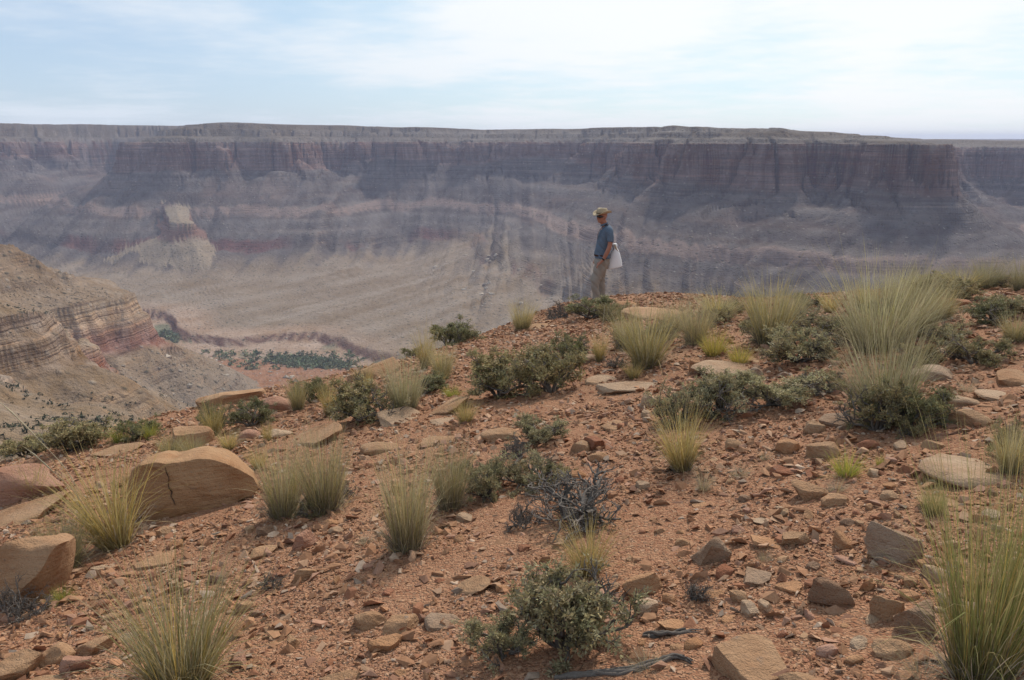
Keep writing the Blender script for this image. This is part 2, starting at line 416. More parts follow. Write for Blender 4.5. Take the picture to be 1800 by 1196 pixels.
# ---------------------------------------------------------------- terrain materials
def terrain_material(name, near=False):
    m, T = new_mat(name)
    att = T.n('ShaderNodeAttribute', attribute_name='tint')
    pos = T.n('ShaderNodeNewGeometry').outputs['Position']
    if near:
        n1 = T.noise(pos, 9, 6, 0.65); n2 = T.noise(pos, 60, 5, 0.7); n3 = T.noise(pos, 1.1, 4, 0.6)
        wp = T.n('ShaderNodeVectorMath', operation='ADD', ins={0: pos, 1: T.n('ShaderNodeVectorMath', operation='SCALE', ins={0: T.n('ShaderNodeTexNoise', ins={'Vector': pos, 'Scale': 30.0}).outputs['Color'], 'Scale': .03}).outputs[0]})
        v1 = T.n('ShaderNodeTexVoronoi', feature='F1', ins={'Vector': wp.outputs[0], 'Scale': 85.0})
        v2 = T.n('ShaderNodeTexVoronoi', feature='F1', ins={'Vector': wp.outputs[0], 'Scale': 34.0})
        col = T.mix(T.mapr(n3, .35, .7), att.outputs['Color'], (.33, .148, .078))
        col = T.mix(T.mapr(n1, .3, .72, 0, .55), col, (.27, .115, .060))
        col = T.mix(T.mapr(T.noise(pos, .8, 5, .6), .5, .68, 0, .6), col, (.40, .235, .145))
        s1 = T.n('ShaderNodeSeparateColor', ins={0: v1.outputs['Color']}); s2 = T.n('ShaderNodeSeparateColor', ins={0: v2.outputs['Color']})
        c1 = T.mix(s1.outputs[0], (.25, .105, .055), (.50, .285, .165))
        c2 = T.mix(s2.outputs[1], (.28, .125, .07), (.52, .31, .19))
        col = T.mix(.62, col, c1)
        m2 = T.math('MULTIPLY', T.mapr(s2.outputs[0], .35, .45), T.mapr(v2.outputs['Distance'], .30, .42, 1, 0))
        col = T.mix(m2, col, c2)
        h = T.math('MULTIPLY_ADD', v1.outputs['Distance'], -0.8, T.math('MULTIPLY_ADD', n2, 0.5, T.math('MULTIPLY_ADD', m2, 1.1, n1)))
        bump = T.n('ShaderNodeBump', ins={'Strength': 1.0, 'Distance': 0.016, 'Height': h})
    else:
        n1 = T.noise(pos, 0.16, 6, 0.68); n2 = T.noise(pos, 0.62, 5, 0.7); n3 = T.noise(pos, 0.02, 4, 0.6)
        vor = T.n('ShaderNodeTexVoronoi', feature='F1', ins={'Vector': pos, 'Scale': 0.23, 'Randomness': 1.0})
        spots = T.mapr(vor.outputs['Distance'], .12, .34, 1, 0)
        sep = T.n('ShaderNodeSeparateColor', ins={0: vor.outputs['Color']})
        scrub = T.math('MULTIPLY', spots, T.mapr(sep.outputs[0], .45, .6))
        stone = T.math('MULTIPLY', spots, T.mapr(sep.outputs[1], .80, .9))
        nz = T.n('ShaderNodeSeparateXYZ', ins={0: T.n('ShaderNodeNewGeometry').outputs['Normal']}).outputs[2]
        flat = T.mapr(nz, .55, .8)
        col = T.mix(T.mapr(n1, .3, .7, 0, .5), att.outputs['Color'], T.mix(1.0, att.outputs['Color'], (.62, .6, .58), 'MULTIPLY'))
        col = T.mix(T.mapr(n2, .5, .8, 0, .4), col, T.mix(1.0, att.outputs['Color'], (1.45, 1.4, 1.32), 'MULTIPLY'))
        col = T.mix(T.math('MULTIPLY', T.math('MULTIPLY', scrub, flat), .75), col, (.062, .064, .042))
        col = T.mix(T.math('MULTIPLY', stone, .5), col, (.42, .36, .30))
        ps = T.n('ShaderNodeSeparateXYZ', ins={0: pos})
        bv = T.n('ShaderNodeCombineXYZ', ins={0: T.math('MULTIPLY', ps.outputs[0], .006), 1: T.math('MULTIPLY', ps.outputs[1], .006), 2: T.math('MULTIPLY', ps.outputs[2], .34)})
        bd = T.noise(bv.outputs[0], 1.0, 3, .7)
        bv2 = T.n('ShaderNodeCombineXYZ', ins={0: T.math('MULTIPLY', ps.outputs[0], .012), 1: T.math('MULTIPLY', ps.outputs[1], .012), 2: T.math('MULTIPLY', ps.outputs[2], .95)})
        bd2 = T.noise(bv2.outputs[0], 1.0, 2, .6)
        steep = T.mapr(nz, .89, .70, .0, 1.0)
        col = T.mix(T.math('MULTIPLY', T.mapr(bd, .54, .60), T.math('MULTIPLY', steep, .48)), col, T.mix(1.0, col, (1.75, 1.55, 1.40), 'MULTIPLY'))
        col = T.mix(T.math('MULTIPLY', T.mapr(bd, .46, .40), T.math('MULTIPLY', steep, .52)), col, T.mix(1.0, col, (.50, .42, .40), 'MULTIPLY'))
        col = T.mix(T.math('MULTIPLY', T.mapr(bd2, .55, .62), T.math('MULTIPLY', steep, .45)), col, T.mix(1.0, col, (.52, .48, .46), 'MULTIPLY'))
        h = T.math('MULTIPLY_ADD', T.math('MULTIPLY', bd2, steep), 1.2, T.math('MULTIPLY_ADD', n2, 0.55, T.math('MULTIPLY_ADD', spots, 0.35, n1)))
        bump = T.n('ShaderNodeBump', ins={'Strength': 1.0, 'Distance': 2.6, 'Height': h})
    p = T.n('ShaderNodeBsdfPrincipled', ins={'Base Color': col, 'Roughness': 0.95, 'Specular IOR Level': 0.1, 'Normal': bump.outputs[0]})
    T.link(p.outputs[0], T.n('ShaderNodeOutputMaterial').inputs[0])
    return m
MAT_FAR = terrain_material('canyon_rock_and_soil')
MAT_NEAR = terrain_material('red_gravelly_soil', True)

def grid_faces(nc, nr, wrap=False):
    i = np.arange(nc if wrap else nc - 1)[:, None]; j = np.arange(nr - 1)[None, :]
    i2 = (i + 1) % nc
    a = i * nr + j; b = i2 * nr + j
    return np.stack([a, b, b + 1, a + 1], -1).reshape(-1, 4)[:, ::-1]

R_SEAM = 40.0
def build_canyon():
    th = np.concatenate([np.linspace(-76, -34.2, 70), np.linspace(-34, 34, 1300), np.linspace(34.2, 76, 70)]) * math.pi / 180
    cand = np.concatenate([np.geomspace(R_SEAM, 260, 300, endpoint=False), np.arange(260, 1640, 2.0), np.geomspace(1640, 6000, 70)])
    tc = th[::5]
    X = np.sin(tc)[:, None] * cand[None, :]; Y = np.cos(tc)[:, None] * cand[None, :]
    Z = terrain(X, Y)
    NR = 520
    dr = np.diff(cand)[None, :]
    imp = np.sqrt(np.diff(Z, axis=1) ** 2 + (0.33 * dr) ** 2) / (cand[1:] ** 0.9)[None, :]
    # the same spacing for neighbouring columns, so that rows run along the beds
    def blur(A, w, it=2):
        for _ in range(it):
            P = np.pad(A, ((w, w), (0, 0)), mode='edge'); S = np.cumsum(np.vstack([np.zeros((1, A.shape[1])), P]), axis=0)
            A = (S[2 * w + 1:] - S[:-2 * w - 1]) / (2 * w + 1)
        return A
    imp = blur(blur(imp, 5).T, 5).T
    cum = np.concatenate([np.zeros((len(tc), 1)), np.cumsum(imp, axis=1)], axis=1)
    rc = np.array([np.interp(np.linspace(0, cum[i, -1], NR), cum[i], cand) for i in range(len(tc))])
    rc = blur(rc, 5)
    rad = np.array([np.interp(th, tc, rc[:, j]) for j in range(NR)]).T
    X = np.sin(th)[:, None] * rad; Y = np.cos(th)[:, None] * rad
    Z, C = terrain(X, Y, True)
    X[:, 0] = np.sin(th) * R_SEAM; Y[:, 0] = np.cos(th) * R_SEAM
    # a low rise far off on the plateau
    Z = Z + 7 * sstep(3000, 5500, rad) * sstep(-500, 2500, X)
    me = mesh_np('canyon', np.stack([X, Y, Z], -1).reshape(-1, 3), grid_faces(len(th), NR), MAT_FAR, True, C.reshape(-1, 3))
    o = link('canyon_terrain', me)
    tag(o, kind='structure')
    return o

def build_ground():
    th = np.concatenate([np.linspace(-180, -42, 46, endpoint=False), np.linspace(-42, 42, 560, endpoint=False), np.linspace(42, 180, 46, endpoint=False)]) * math.pi / 180
    rad = np.concatenate([[0.02], np.linspace(0.5, 1.6, 6), np.geomspace(1.8, R_SEAM, 230)])
    X = np.sin(th)[:, None] * rad[None, :]; Y = np.cos(th)[:, None] * rad[None, :]
    Z, C = terrain(X, Y, True)
    Z = np.where(rad[None, :] < R_SEAM - 4, np.maximum(Z, hill(X, Y)), Z)
    C = C.copy()
    me = mesh_np('ground', np.stack([X, Y, Z], -1).reshape(-1, 3), grid_faces(len(th), len(rad), True), MAT_NEAR, True, C.reshape(-1, 3))
    return tag(link('ground', me), kind='structure')
canyon = build_canyon()
ground = build_ground()

# ---------------------------------------------------------------- haze: the air of the canyon
def build_haze():
    me = bpy.data.meshes.new('haze')
    bm = bmesh.new(); bmesh.ops.create_cube(bm, size=1.0)
    bm.to_mesh(me); bm.free()
    o = link('haze', me, loc=(0, 2500, -124), scale=(16000, 7400, 316))
    m, T = new_mat('hazy_air')
    pv = T.n('ShaderNodeVolumePrincipled', ins={'Color': (0.63, 0.70, 0.95, 1), 'Density': HAZE, 'Anisotropy': 0.0})
    T.link(pv.outputs[0], T.n('ShaderNodeOutputMaterial').inputs['Volume'])
    me.materials.append(m)
    tag(o, kind='stuff')
    o['label'] = 'thin blue haze hanging in the canyon'; o['category'] = 'haze'
HAZE = 0.000175
build_haze()

# ================================================================ materials of the foreground
def rock_material():
    m, T = new_mat('sandstone')
    oi = T.n('ShaderNodeObjectInfo')
    tc = T.n('ShaderNodeNewGeometry').outputs['Position']
    n1 = T.noise(tc, 3.2, 6, 0.62); n2 = T.noise(tc, 28, 5, 0.65); n3 = T.noise(tc, 140, 3, 0.6)
    sep = T.n('ShaderNodeSeparateXYZ', ins={0: tc})
    bedv = T.n('ShaderNodeCombineXYZ', ins={0: T.math('MULTIPLY', sep.outputs[0], 1.4), 1: T.math('MULTIPLY', sep.outputs[1], 1.4), 2: T.math('MULTIPLY', sep.outputs[2], 34)})
    beds = T.noise(bedv.outputs[0], 1.0, 4, 0.6)
    base = oi.outputs['Color']
    col = T.mix(T.mapr(n1, .34, .66, 0, .8), base, T.mix(1.0, base, (.70, .56, .46), 'MULTIPLY'))
    col = T.mix(T.mapr(beds, .5, .75, 0, .35), col, T.mix(1.0, base, (1.2, 1.14, 1.08), 'MULTIPLY'))
    col = T.mix(T.mapr(n3, .5, .8, 0, .35), col, T.mix(1.0, base, (.7, .68, .66), 'MULTIPLY'))
    # grey and black lichen in patches
    lp = T.math('MULTIPLY', T.mapr(n2, .58, .70), T.mapr(T.noise(tc, 6.5, 4, .6), .48, .62))
    col = T.mix(T.math('MULTIPLY', lp, .7), col, (.20, .175, .15))
    dk = T.math('MULTIPLY', T.mapr(T.noise(tc, 55, 4, .7), .62, .70), T.mapr(T.noise(tc, 4.1, 3, .6), .5, .6))
    col = T.mix(T.math('MULTIPLY', dk, .8), col, (.07, .058, .048))
    h = T.math('MULTIPLY_ADD', n3, .25, T.math('MULTIPLY_ADD', beds, .5, T.math('MULTIPLY_ADD', n2, .7, n1)))
    bump = T.n('ShaderNodeBump', ins={'Strength': 0.9, 'Distance': 0.042, 'Height': h})
    p = T.n('ShaderNodeBsdfPrincipled', ins={'Base Color': col, 'Roughness': 0.92, 'Specular IOR Level': 0.15, 'Normal': bump.outputs[0]})
    T.link(p.outputs[0], T.n('ShaderNodeOutputMaterial').inputs[0])
    return m
MAT_ROCK = rock_material()

def tint_material(name, rough=0.9, translucent=0.0, noise=0.0, nscale=60, spec=0.15):
    """colour from the mesh's own tint attribute, with grain"""
    m, T = new_mat(name)
    att = T.n('ShaderNodeAttribute', attribute_name='tint')
    col = att.outputs['Color']
    oi = T.n('ShaderNodeObjectInfo')
    hsv = T.n('ShaderNodeHueSaturation', ins={'Color': col, 'Value': T.mapr(oi.outputs['Random'], 0, 1, .84, 1.14), 'Saturation': 1.0})
    col = hsv.outputs[0]
    kw = {}
    if noise:
        n = T.noise(T.n('ShaderNodeNewGeometry').outputs['Position'], nscale, 4, .65)
        col = T.mix(T.mapr(n, .3, .7, 0, noise), col, T.mix(1.0, col, (.55, .5, .46), 'MULTIPLY'))
        kw['Normal'] = T.n('ShaderNodeBump', ins={'Strength': 0.5, 'Distance': 0.004, 'Height': n}).outputs[0]
    p = T.n('ShaderNodeBsdfPrincipled', ins={'Base Color': col, 'Roughness': rough, 'Specular IOR Level': spec, **kw})
    sh = p.outputs[0]
    if translucent:
        tr = T.n('ShaderNodeBsdfTranslucent', ins={'Color': col})
        sh = T.n('ShaderNodeMixShader', ins={0: translucent, 1: p.outputs[0], 2: tr.outputs[0]}).outputs[0]
    T.link(sh, T.n('ShaderNodeOutputMaterial').inputs[0])
    return m
MAT_GRAVEL = tint_material('gravel_stone', noise=.6, nscale=90)
MAT_GRASS = tint_material('grass_blade', .7, .35)
MAT_LEAF = tint_material('shrub_leaf', .75, .22)
MAT_WOOD = tint_material('weathered_wood', .9, 0, .7, 130)
MAT_SCRUB = tint_material('distant_scrub', .9)

def plain(name, rgb, rough=.8, spec=.3, noise=0.0, nscale=30, bump=0.0):
    m, T = new_mat(name)
    col = (*rgb, 1); kw = {}
    p = T.n('ShaderNodeBsdfPrincipled', ins={'Base Color': col, 'Roughness': rough, 'Specular IOR Level': spec})
    if noise:
        tc = T.n('ShaderNodeTexCoord').outputs['Object']
        n = T.noise(tc, nscale, 5, .6)
        T.link(T.mix(T.mapr(n, .3, .7, 0, noise), col, tuple(c * .5 for c in rgb)), p.inputs['Base Color'])
        T.link(T.n('ShaderNodeBump', ins={'Strength': bump, 'Distance': .01, 'Height': n}).outputs[0], p.inputs['Normal'])
    T.link(p.outputs[0], T.n('ShaderNodeOutputMaterial').inputs[0])
    return m

# ================================================================ rocks
def ico(sub):
    bm = bmesh.new(); bmesh.ops.create_icosphere(bm, subdivisions=sub, radius=1.0)
    v = np.array([x.co[:] for x in bm.verts]); f = np.array([[y.index for y in x.verts] for x in bm.faces])
    bm.free(); return v, f
ICO = {k: ico(k) for k in (2, 3, 4, 5)}

def noise3(p, sc, seed):
    x, y, z = p[:, 0] / sc, p[:, 1] / sc, p[:, 2] / sc
    return (vnoise(x + 0.3 * z, y - 0.2 * z, seed) + vnoise(y + 5.1, z + 0.31 * x, seed + 5) + vnoise(z - 3.7, x + 0.27 * y, seed + 11)) / 1.7

def rock_shape(seed, sub=4, cuts=12, rough=.05, keep=.1, dmin=.45, dmax=.85, flat_top=.0):
    """faceted stone in the box [-.5,.5]^3: a ball trimmed by planes, then worn"""
    rng = np.random.default_rng(seed)
    v, f = ICO[sub]; v = v.copy()
    for i in range(cuts):
        n = rng.normal(size=3)
        if i % 3 == 0: n[2] *= 0.15
        n /= np.linalg.norm(n)
        d = rng.uniform(dmin, dmax)
        over = np.maximum(v @ n - d, 0)
        v -= (over * (1 - keep))[:, None] * n
    if flat_top:
        n = np.array([rng.normal() * .13, rng.normal() * .13, 1.0]); n /= np.linalg.norm(n)
        over = np.maximum(v @ n - flat_top, 0)
        v -= (over * .93)[:, None] * n
    nd = noise3(v, .55, seed) + .5 * noise3(v, .22, seed + 3)
    nd = nd + .55 * np.abs(noise3(v, .13, seed + 8)) * (.6 if sub > 3 else .3) - .35 * sstep(.35, .75, noise3(v, .34, seed + 21))
    r = np.linalg.norm(v, axis=1, keepdims=True)
    v = v + v / np.maximum(r, .2) * (nd * rough)[:, None]
    lo, hi = v.min(0), v.max(0)
    v = (v - (lo + hi) / 2) / (hi - lo)
    return v, f

SHAPES = {}
def rock_mesh(kind, seed):
    key = (kind, seed)
    if key in SHAPES: return SHAPES[key]
    P = {'slab': dict(sub=4, cuts=13, rough=.05, dmin=.5, dmax=.85, flat_top=.40, keep=.03), 'block': dict(sub=4, cuts=14, rough=.055, dmin=.42, dmax=.78, flat_top=.6, keep=.03),
         'round': dict(sub=4, cuts=14, rough=.075, dmin=.6, dmax=.9, keep=.18), 'shard': dict(sub=3, cuts=11, rough=.035, dmin=.3, dmax=.7, keep=.04),
         'chip': dict(sub=3, cuts=10, rough=.05, dmin=.4, dmax=.8, flat_top=.5, keep=.08)}[kind]
    v, f = rock_shape(seed * 7 + 13, **P)
    SHAPES[key] = mesh_np('rock_' + kind, v, f, MAT_ROCK, True)
    try: SHAPES[key].set_sharp_from_angle(angle=R(32))
    except Exception: pass
    return SHAPES[key]

TONES = {'tan': (.44, .27, .155), 'orange': (.46, .255, .135), 'pink': (.45, .255, .175), 'pale': (.48, .335, .22), 'grey': (.385, .27, .185), 'red': (.36, .165, .095), 'brown': (.29, .18, .115)}
PLACED = []                       # (u, v, half width px) of what already stands, to keep small stones clear
def put_rock(u, v, w, h, kind, tone, label, seed, name='rock', cat='rock', tilt=(0, 0), dr=None, group=None, sink=.18, yaw=None):
    """u, v: middle of the front foot in the photograph; w, h: its size there"""
    p = ground_hit(u, v)
    dist = math.hypot(p.x, p.y)
    sc = p.y / math.cos(PITCH) / FPX * (1 + .0)           # metres per photograph pixel there (close enough)
    sc = math.sqrt(p.x ** 2 + p.y ** 2 + p.z ** 2) / math.hypot(FPX, math.hypot(u - 900, v - 598))
    W, H = w * sc, h * sc
    al = math.atan2(-p.z, dist)
    if dr is None: dr = {'slab': .75, 'block': .7, 'round': .8, 'shard': .65, 'chip': .8}[kind]
    if kind == 'slab': D = min(1.5 * W, max(.5 * W, .85 * H / math.sin(al)))
    else: D = min(W * dr, H / math.sin(al) * .8)
    hh = max((H - (.92 if kind == 'slab' else .7) * D * math.sin(al)) / math.cos(al), .09 * W, .18 * H)
    sink = .45
    full = hh / (1 - sink)
    away = Vector((p.x, p.y, 0)).normalized()
    c = p + away * (D * .42)
    gz = float(near_height(c.x, c.y))
    o = link(name, rock_mesh(kind, seed), loc=(c.x, c.y, min(gz, p.z + .3 * D) + full * .5 - full * sink), scale=(W * 1.04, D, full))
    rng = random.Random(seed * 31 + int(u))
    o.rotation_euler = (R(tilt[0]), R(tilt[1]), -math.atan2(p.x, p.y) + (R(rng.uniform(-9, 9)) if yaw is None else R(yaw)))
    t = TONES[tone]; k = rng.uniform(.93, 1.07)
    o.color = (t[0] * k, t[1] * k, t[2] * k, 1)
    tag(o, label, cat, group)
    PLACED.append((u, v - h * .4, w * .5))
    return o

# u, v (front foot), width, height, kind, tone, tilt, label
BIG = [
 (48, 918, 150, 62, 'slab', 'tan', (-8, -12), 'long tan sandstone slab behind the rounded boulder and under the leaning yellow grass'),
 (42, 882, 120, 70, 'block', 'pink', (0, 6), 'smooth pinkish boulder with a loose flake lying on its top'),
 (35, 1068, 150, 150, 'block', 'tan', (0, 22), 'large rounded tan boulder with black lichen specks beside the bare grey shrub'),
 (408, 712, 124, 44, 'block', 'tan', (0, -5), 'long tan block at the brink with a square right end'),
 (486, 726, 60, 36, 'round', 'pink', (0, 5), 'rounded pink boulder next to the long tan block at the brink'),
 (340, 788, 72, 44, 'block', 'tan', (0, 0), 'squarish tan block standing in front of the dark green bush at the brink'),
 (658, 668, 96, 56, 'slab', 'tan', (-12, -24), 'slanting tan slab rising towards the tall grass on the skyline'),
 (706, 748, 90, 42, 'slab', 'pale', (6, 8), 'pale flat slab propped up beneath the pale green grass tuft'),
 (792, 728, 78, 42, 'slab', 'tan', (-6, -26), 'tan slab tilted up against the wide grey-green shrub'),
 (556, 785, 98, 52, 'slab', 'tan', (-8, -20), 'tan slab half buried behind the wide grass clump'),
 (880, 777, 70, 30, 'round', 'tan', (0, 0), 'pitted tan boulder just left of the small round shrub'),
 (666, 799, 66, 28, 'round', 'tan', (0, 0), 'low tan rock with a dark shaded front behind the twin grass tufts'),
 (778, 780, 76, 18, 'slab', 'tan', (0, 0), 'thin flat slab behind the tips of the twin grass tufts'),
 (777, 746, 42, 18, 'slab', 'pale', (0, 0), 'small pale flat rock between the propped slab and the straw tuft'),
 (1086, 756, 60, 20, 'slab', 'tan', (4, 4), 'flat lens-shaped rock alone on the bare gravel of the slope'),
 (1060, 675, 64, 16, 'slab', 'pale', (3, -4), 'thin pale flagstone left of the small straw-coloured tuft'),
 (1105, 692, 116, 15, 'slab', 'pale', (0, -2), 'long thin flagstone below the small straw-coloured tuft'),
 (1274, 664, 120, 30, 'slab', 'pale', (3, 3), 'broad flat pale slab with a dark undercut front near the yellow bushes'),
 (1152, 562, 122, 26, 'round', 'tan', (0, 2), 'smooth long whaleback rock on the skyline beside the standing person'),
 (1098, 541, 46, 15, 'round', 'orange', (0, 0), 'small orange rock at the feet of the standing person'),
 (934, 581, 58, 13, 'slab', 'tan', (0, -4), 'thin tan ledge stone on the skyline near the upright grass tuft'),
 (1688, 856, 150, 72, 'slab', 'pale', (-2, 3), 'very broad pale slab behind the tall green grass'),
 (1563, 990, 96, 68, 'block', 'grey', (0, 12), 'speckled grey-brown boulder touching the tall green grass'),
 (1252, 992, 66, 52, 'block', 'grey', (0, 20), 'dark pitted rock with a whitish streak lying tilted in gravel'),
 (1460, 1068, 78, 54, 'block', 'brown', (0, 14), 'brown lichen-spotted block in the stony foreground'),
 (1556, 1098, 56, 54, 'block', 'tan', (0, 0), 'upright tan stone with dark hollows near the tall green grass'),
 (1612, 1120, 70, 62, 'block', 'grey', (0, -20), 'grey-tan block leaning under the tall green grass'),
 (1318, 1208, 136, 108, 'slab', 'tan', (3, 4), 'largest flat tan slab of the foreground, cut by the bottom edge'),
 (1568, 1160, 72, 44, 'round', 'tan', (0, 5), 'rounded tan rock beside the dry curly grass'),
 (1420, 880, 64, 34, 'block', 'tan', (0, 4), 'layered tan rock with a flat top below the bright green plant'),
 (1467, 890, 48, 25, 'round', 'tan', (0, 0), 'small rounded rock against the layered tan rock'),
 (1384, 798, 42, 30, 'round', 'orange', (0, 0), 'blunt orange-tan rock, neighbour of the rock behind the bright green plant'),
 (1446, 806, 58, 34, 'round', 'tan', (0, -4), 'tan rock right behind the bright green plant'),
 (1432, 763, 38, 24, 'block', 'tan', (0, 16), 'small tilted tan block beside the pale wedge under the big grass clump'),
 (1474, 752, 66, 30, 'slab', 'grey', (0, -8), 'grey wedge of rock under the skirts of the big grass clump'),
 (1704, 750, 68, 34, 'round', 'tan', (0, 8), 'tan rock right of the dark shrub under the big grass clump'),
 (1690, 716, 56, 22, 'round', 'pale', (0, 6), 'pale rock above the tan rock beside the dark shrub'),
 (1786, 680, 66, 34, 'slab', 'tan', (0, 0), 'tan slab cut off by the picture edge above the gravel slope'),
 (1640, 668, 86, 32, 'round', 'grey', (0, 0), 'grey rock half hidden behind the feathery grass'),
 (1750, 705, 70, 22, 'slab', 'pale', (0, 8), 'thin pale slab lying on the gravel slope below the cut-off slab'),
 (1500, 575, 60, 18, 'round', 'red', (0, 0), 'reddish rock behind the feathery pale grass'),
 (1683, 540, 44, 16, 'block', 'red', (0, 0), 'dark red block below the skyline shrub'),
 (1222, 655, 22, 24, 'block', 'orange', (0, 0), 'small upright orange stone left of the yellow bushes'),
 (1320, 640, 52, 16, 'slab', 'tan', (0, 3), 'flat tan stone right below the smaller yellow bush'),
 (1330, 662, 24, 18, 'round', 'grey', (0, 0), 'small grey stone at the right end of the broad flat slab'),
 (1030, 640, 46, 20, 'round', 'grey', (0, 0), 'grey stone at the foot of the dark round shrub'),
 (1140, 716, 30, 26, 'round', 'pale', (0, 0), 'knobbly pale stone left of the low grey-green shrub'),
 (536, 965, 44, 34, 'shard', 'pink', (0, -14), 'pointed pink stone alone on the gravel left of the twin grass tufts'),
 (532, 1022, 52, 32, 'shard', 'tan', (0, -18), 'hollowed tan stone near the small dead root'),
 (462, 980, 54, 22, 'block', 'tan', (0, -4), 'long tan stone left of the pointed pink stone'),
 (275, 998, 78, 24, 'slab', 'tan', (0, -4), 'flat tan stone behind the tips of the front grass tuft'),
 (182, 1002, 40, 13, 'slab', 'pale', (0, 4), 'thin pale stone below the leaning yellow grass'),
 (652, 1106, 60, 36, 'round', 'tan', (0, 8), 'rounded tan stone beside the tiny grey-white plant'),
 (706, 1116, 70, 34, 'chip', 'tan', (0, -8), 'broken tan stone between the rounded one and the pale flat one'),
 (782, 1106, 72, 32, 'slab', 'grey', (4, 0), 'pale grey flat stone left of the large front shrub'),
 (676, 1146, 60, 36, 'chip', 'orange', (0, 6), 'orange stone with a knob on its end in the front gravel'),
 (832, 1046, 66, 38, 'slab', 'tan', (0, -22), 'slanting tan slab above the large front shrub'),
 (100, 1168, 66, 44, 'round', 'tan', (0, 0), 'rounded tan stone left of the front grass tuft'),
 (34, 1196, 84, 50, 'block', 'tan', (0, -6), 'tan block in the bottom corner under the bare grey shrub'),
 (70, 1215, 84, 36, 'slab', 'tan', (0, 2), 'flat tan stone on the bottom edge next to the corner block'),
 (135, 1182, 52, 38, 'chip', 'pink', (0, 10), 'pinkish broken stone touching the rounded stone by the front grass'),
 (170, 1150, 60, 34, 'block', 'tan', (0, -4), 'tan block close behind the front grass tuft'),
 (602, 1206, 78, 28, 'slab', 'tan', (2, -4), 'flat-topped tan stone on the bottom edge right of the front grass'),
 (1130, 1048, 68, 44, 'block', 'orange', (0, -16), 'angular orange block right of the large front shrub'),
 (1136, 1084, 40, 30, 'chip', 'pale', (0, 0), 'small pale angular stone below the angular orange block'),
 (1192, 1112, 74, 24, 'slab', 'orange', (0, 2), 'flat orange stone lying over a split dead log'),
 (1405, 1212, 72, 30, 'round', 'tan', (0, 0), 'tan stone on the bottom edge next to the largest slab'),
 (1352, 965, 62, 22, 'slab', 'orange', (0, 6), 'flat orange stone right of the dark pitted rock'),
 (1398, 960, 50, 26, 'block', 'tan', (0, -8), 'tan block touching the flat orange stone'),
 (1482, 966, 40, 30, 'shard', 'orange', (0, 10), 'wedge-shaped orange stone left of the speckled boulder'),
 (1340, 922, 32, 14, 'slab', 'pale', (0, 0), 'small whitish flat stone in the middle of the stony slope'),
 (1330, 1030, 46, 40, 'slab', 'grey', (0, 0), 'grey lichened stone set flat in the gravel above the largest slab'),
 (1250, 1052, 44, 20, 'slab', 'orange', (0, -8), 'flat orange shard left of the grey lichened stone'),
 (1385, 1042, 46, 22, 'slab', 'orange', (0, -10), 'thin raised orange shard left of the brown block'),
 (1480, 1082, 46, 12, 'slab', 'orange', (0, -2), 'thin orange plate just below the brown block'),
 (440, 774, 44, 24, 'round', 'pink', (0, 0), 'pink stone left of the small straw tuft at the brink'),
 (492, 768, 44, 18, 'round', 'pale', (0, 0), 'pale stone right of the small straw tuft at the brink'),
 (600, 700, 40, 16, 'slab', 'pink', (0, -16), 'pink slab edge behind the twiggy shrub at the brink'),
 (210, 800, 84, 26, 'slab', 'tan', (0, -5), 'low tan slab behind the leaning yellow grass'),
 (1042, 792, 36, 26, 'chip', 'red', (0, 6), 'reddish chunk right of the small round shrub'),
 (1020, 796, 34, 24, 'chip', 'tan', (0, -6), 'tan chunk against the reddish one by the small round shrub'),
 (1052, 812, 38, 20, 'round', 'tan', (0, 0), 'low tan stone just below the reddish chunk'),
 (1290, 790, 30, 20, 'round', 'tan', (0, 0), 'tan stone right of the leaning straw grass'),
 (1130, 862, 26, 16, 'chip', 'pale', (0, 0), 'small pale chip left of the dry grey tuft'),
 (1525, 790, 36, 20, 'round', 'red', (0, 0), 'red-brown stone half sunk in front of the dark shrub'),
 (1640, 792, 40, 20, 'chip', 'tan', (0, 0), 'tan stone just above the very broad pale slab'),
 (1655, 905, 90, 36, 'slab', 'tan', (0, 4), 'tan slab seen through the blades of the tall green grass'),
]
def build_rocks():
    for i, (u, v, w, h, kind, tone, tilt, label) in enumerate(BIG):
        put_rock(u, v, w, h, kind, tone, label, 100 + i, name='boulder' if w >= 90 else 'rock', cat='boulder' if w >= 90 else 'rock', tilt=tilt)

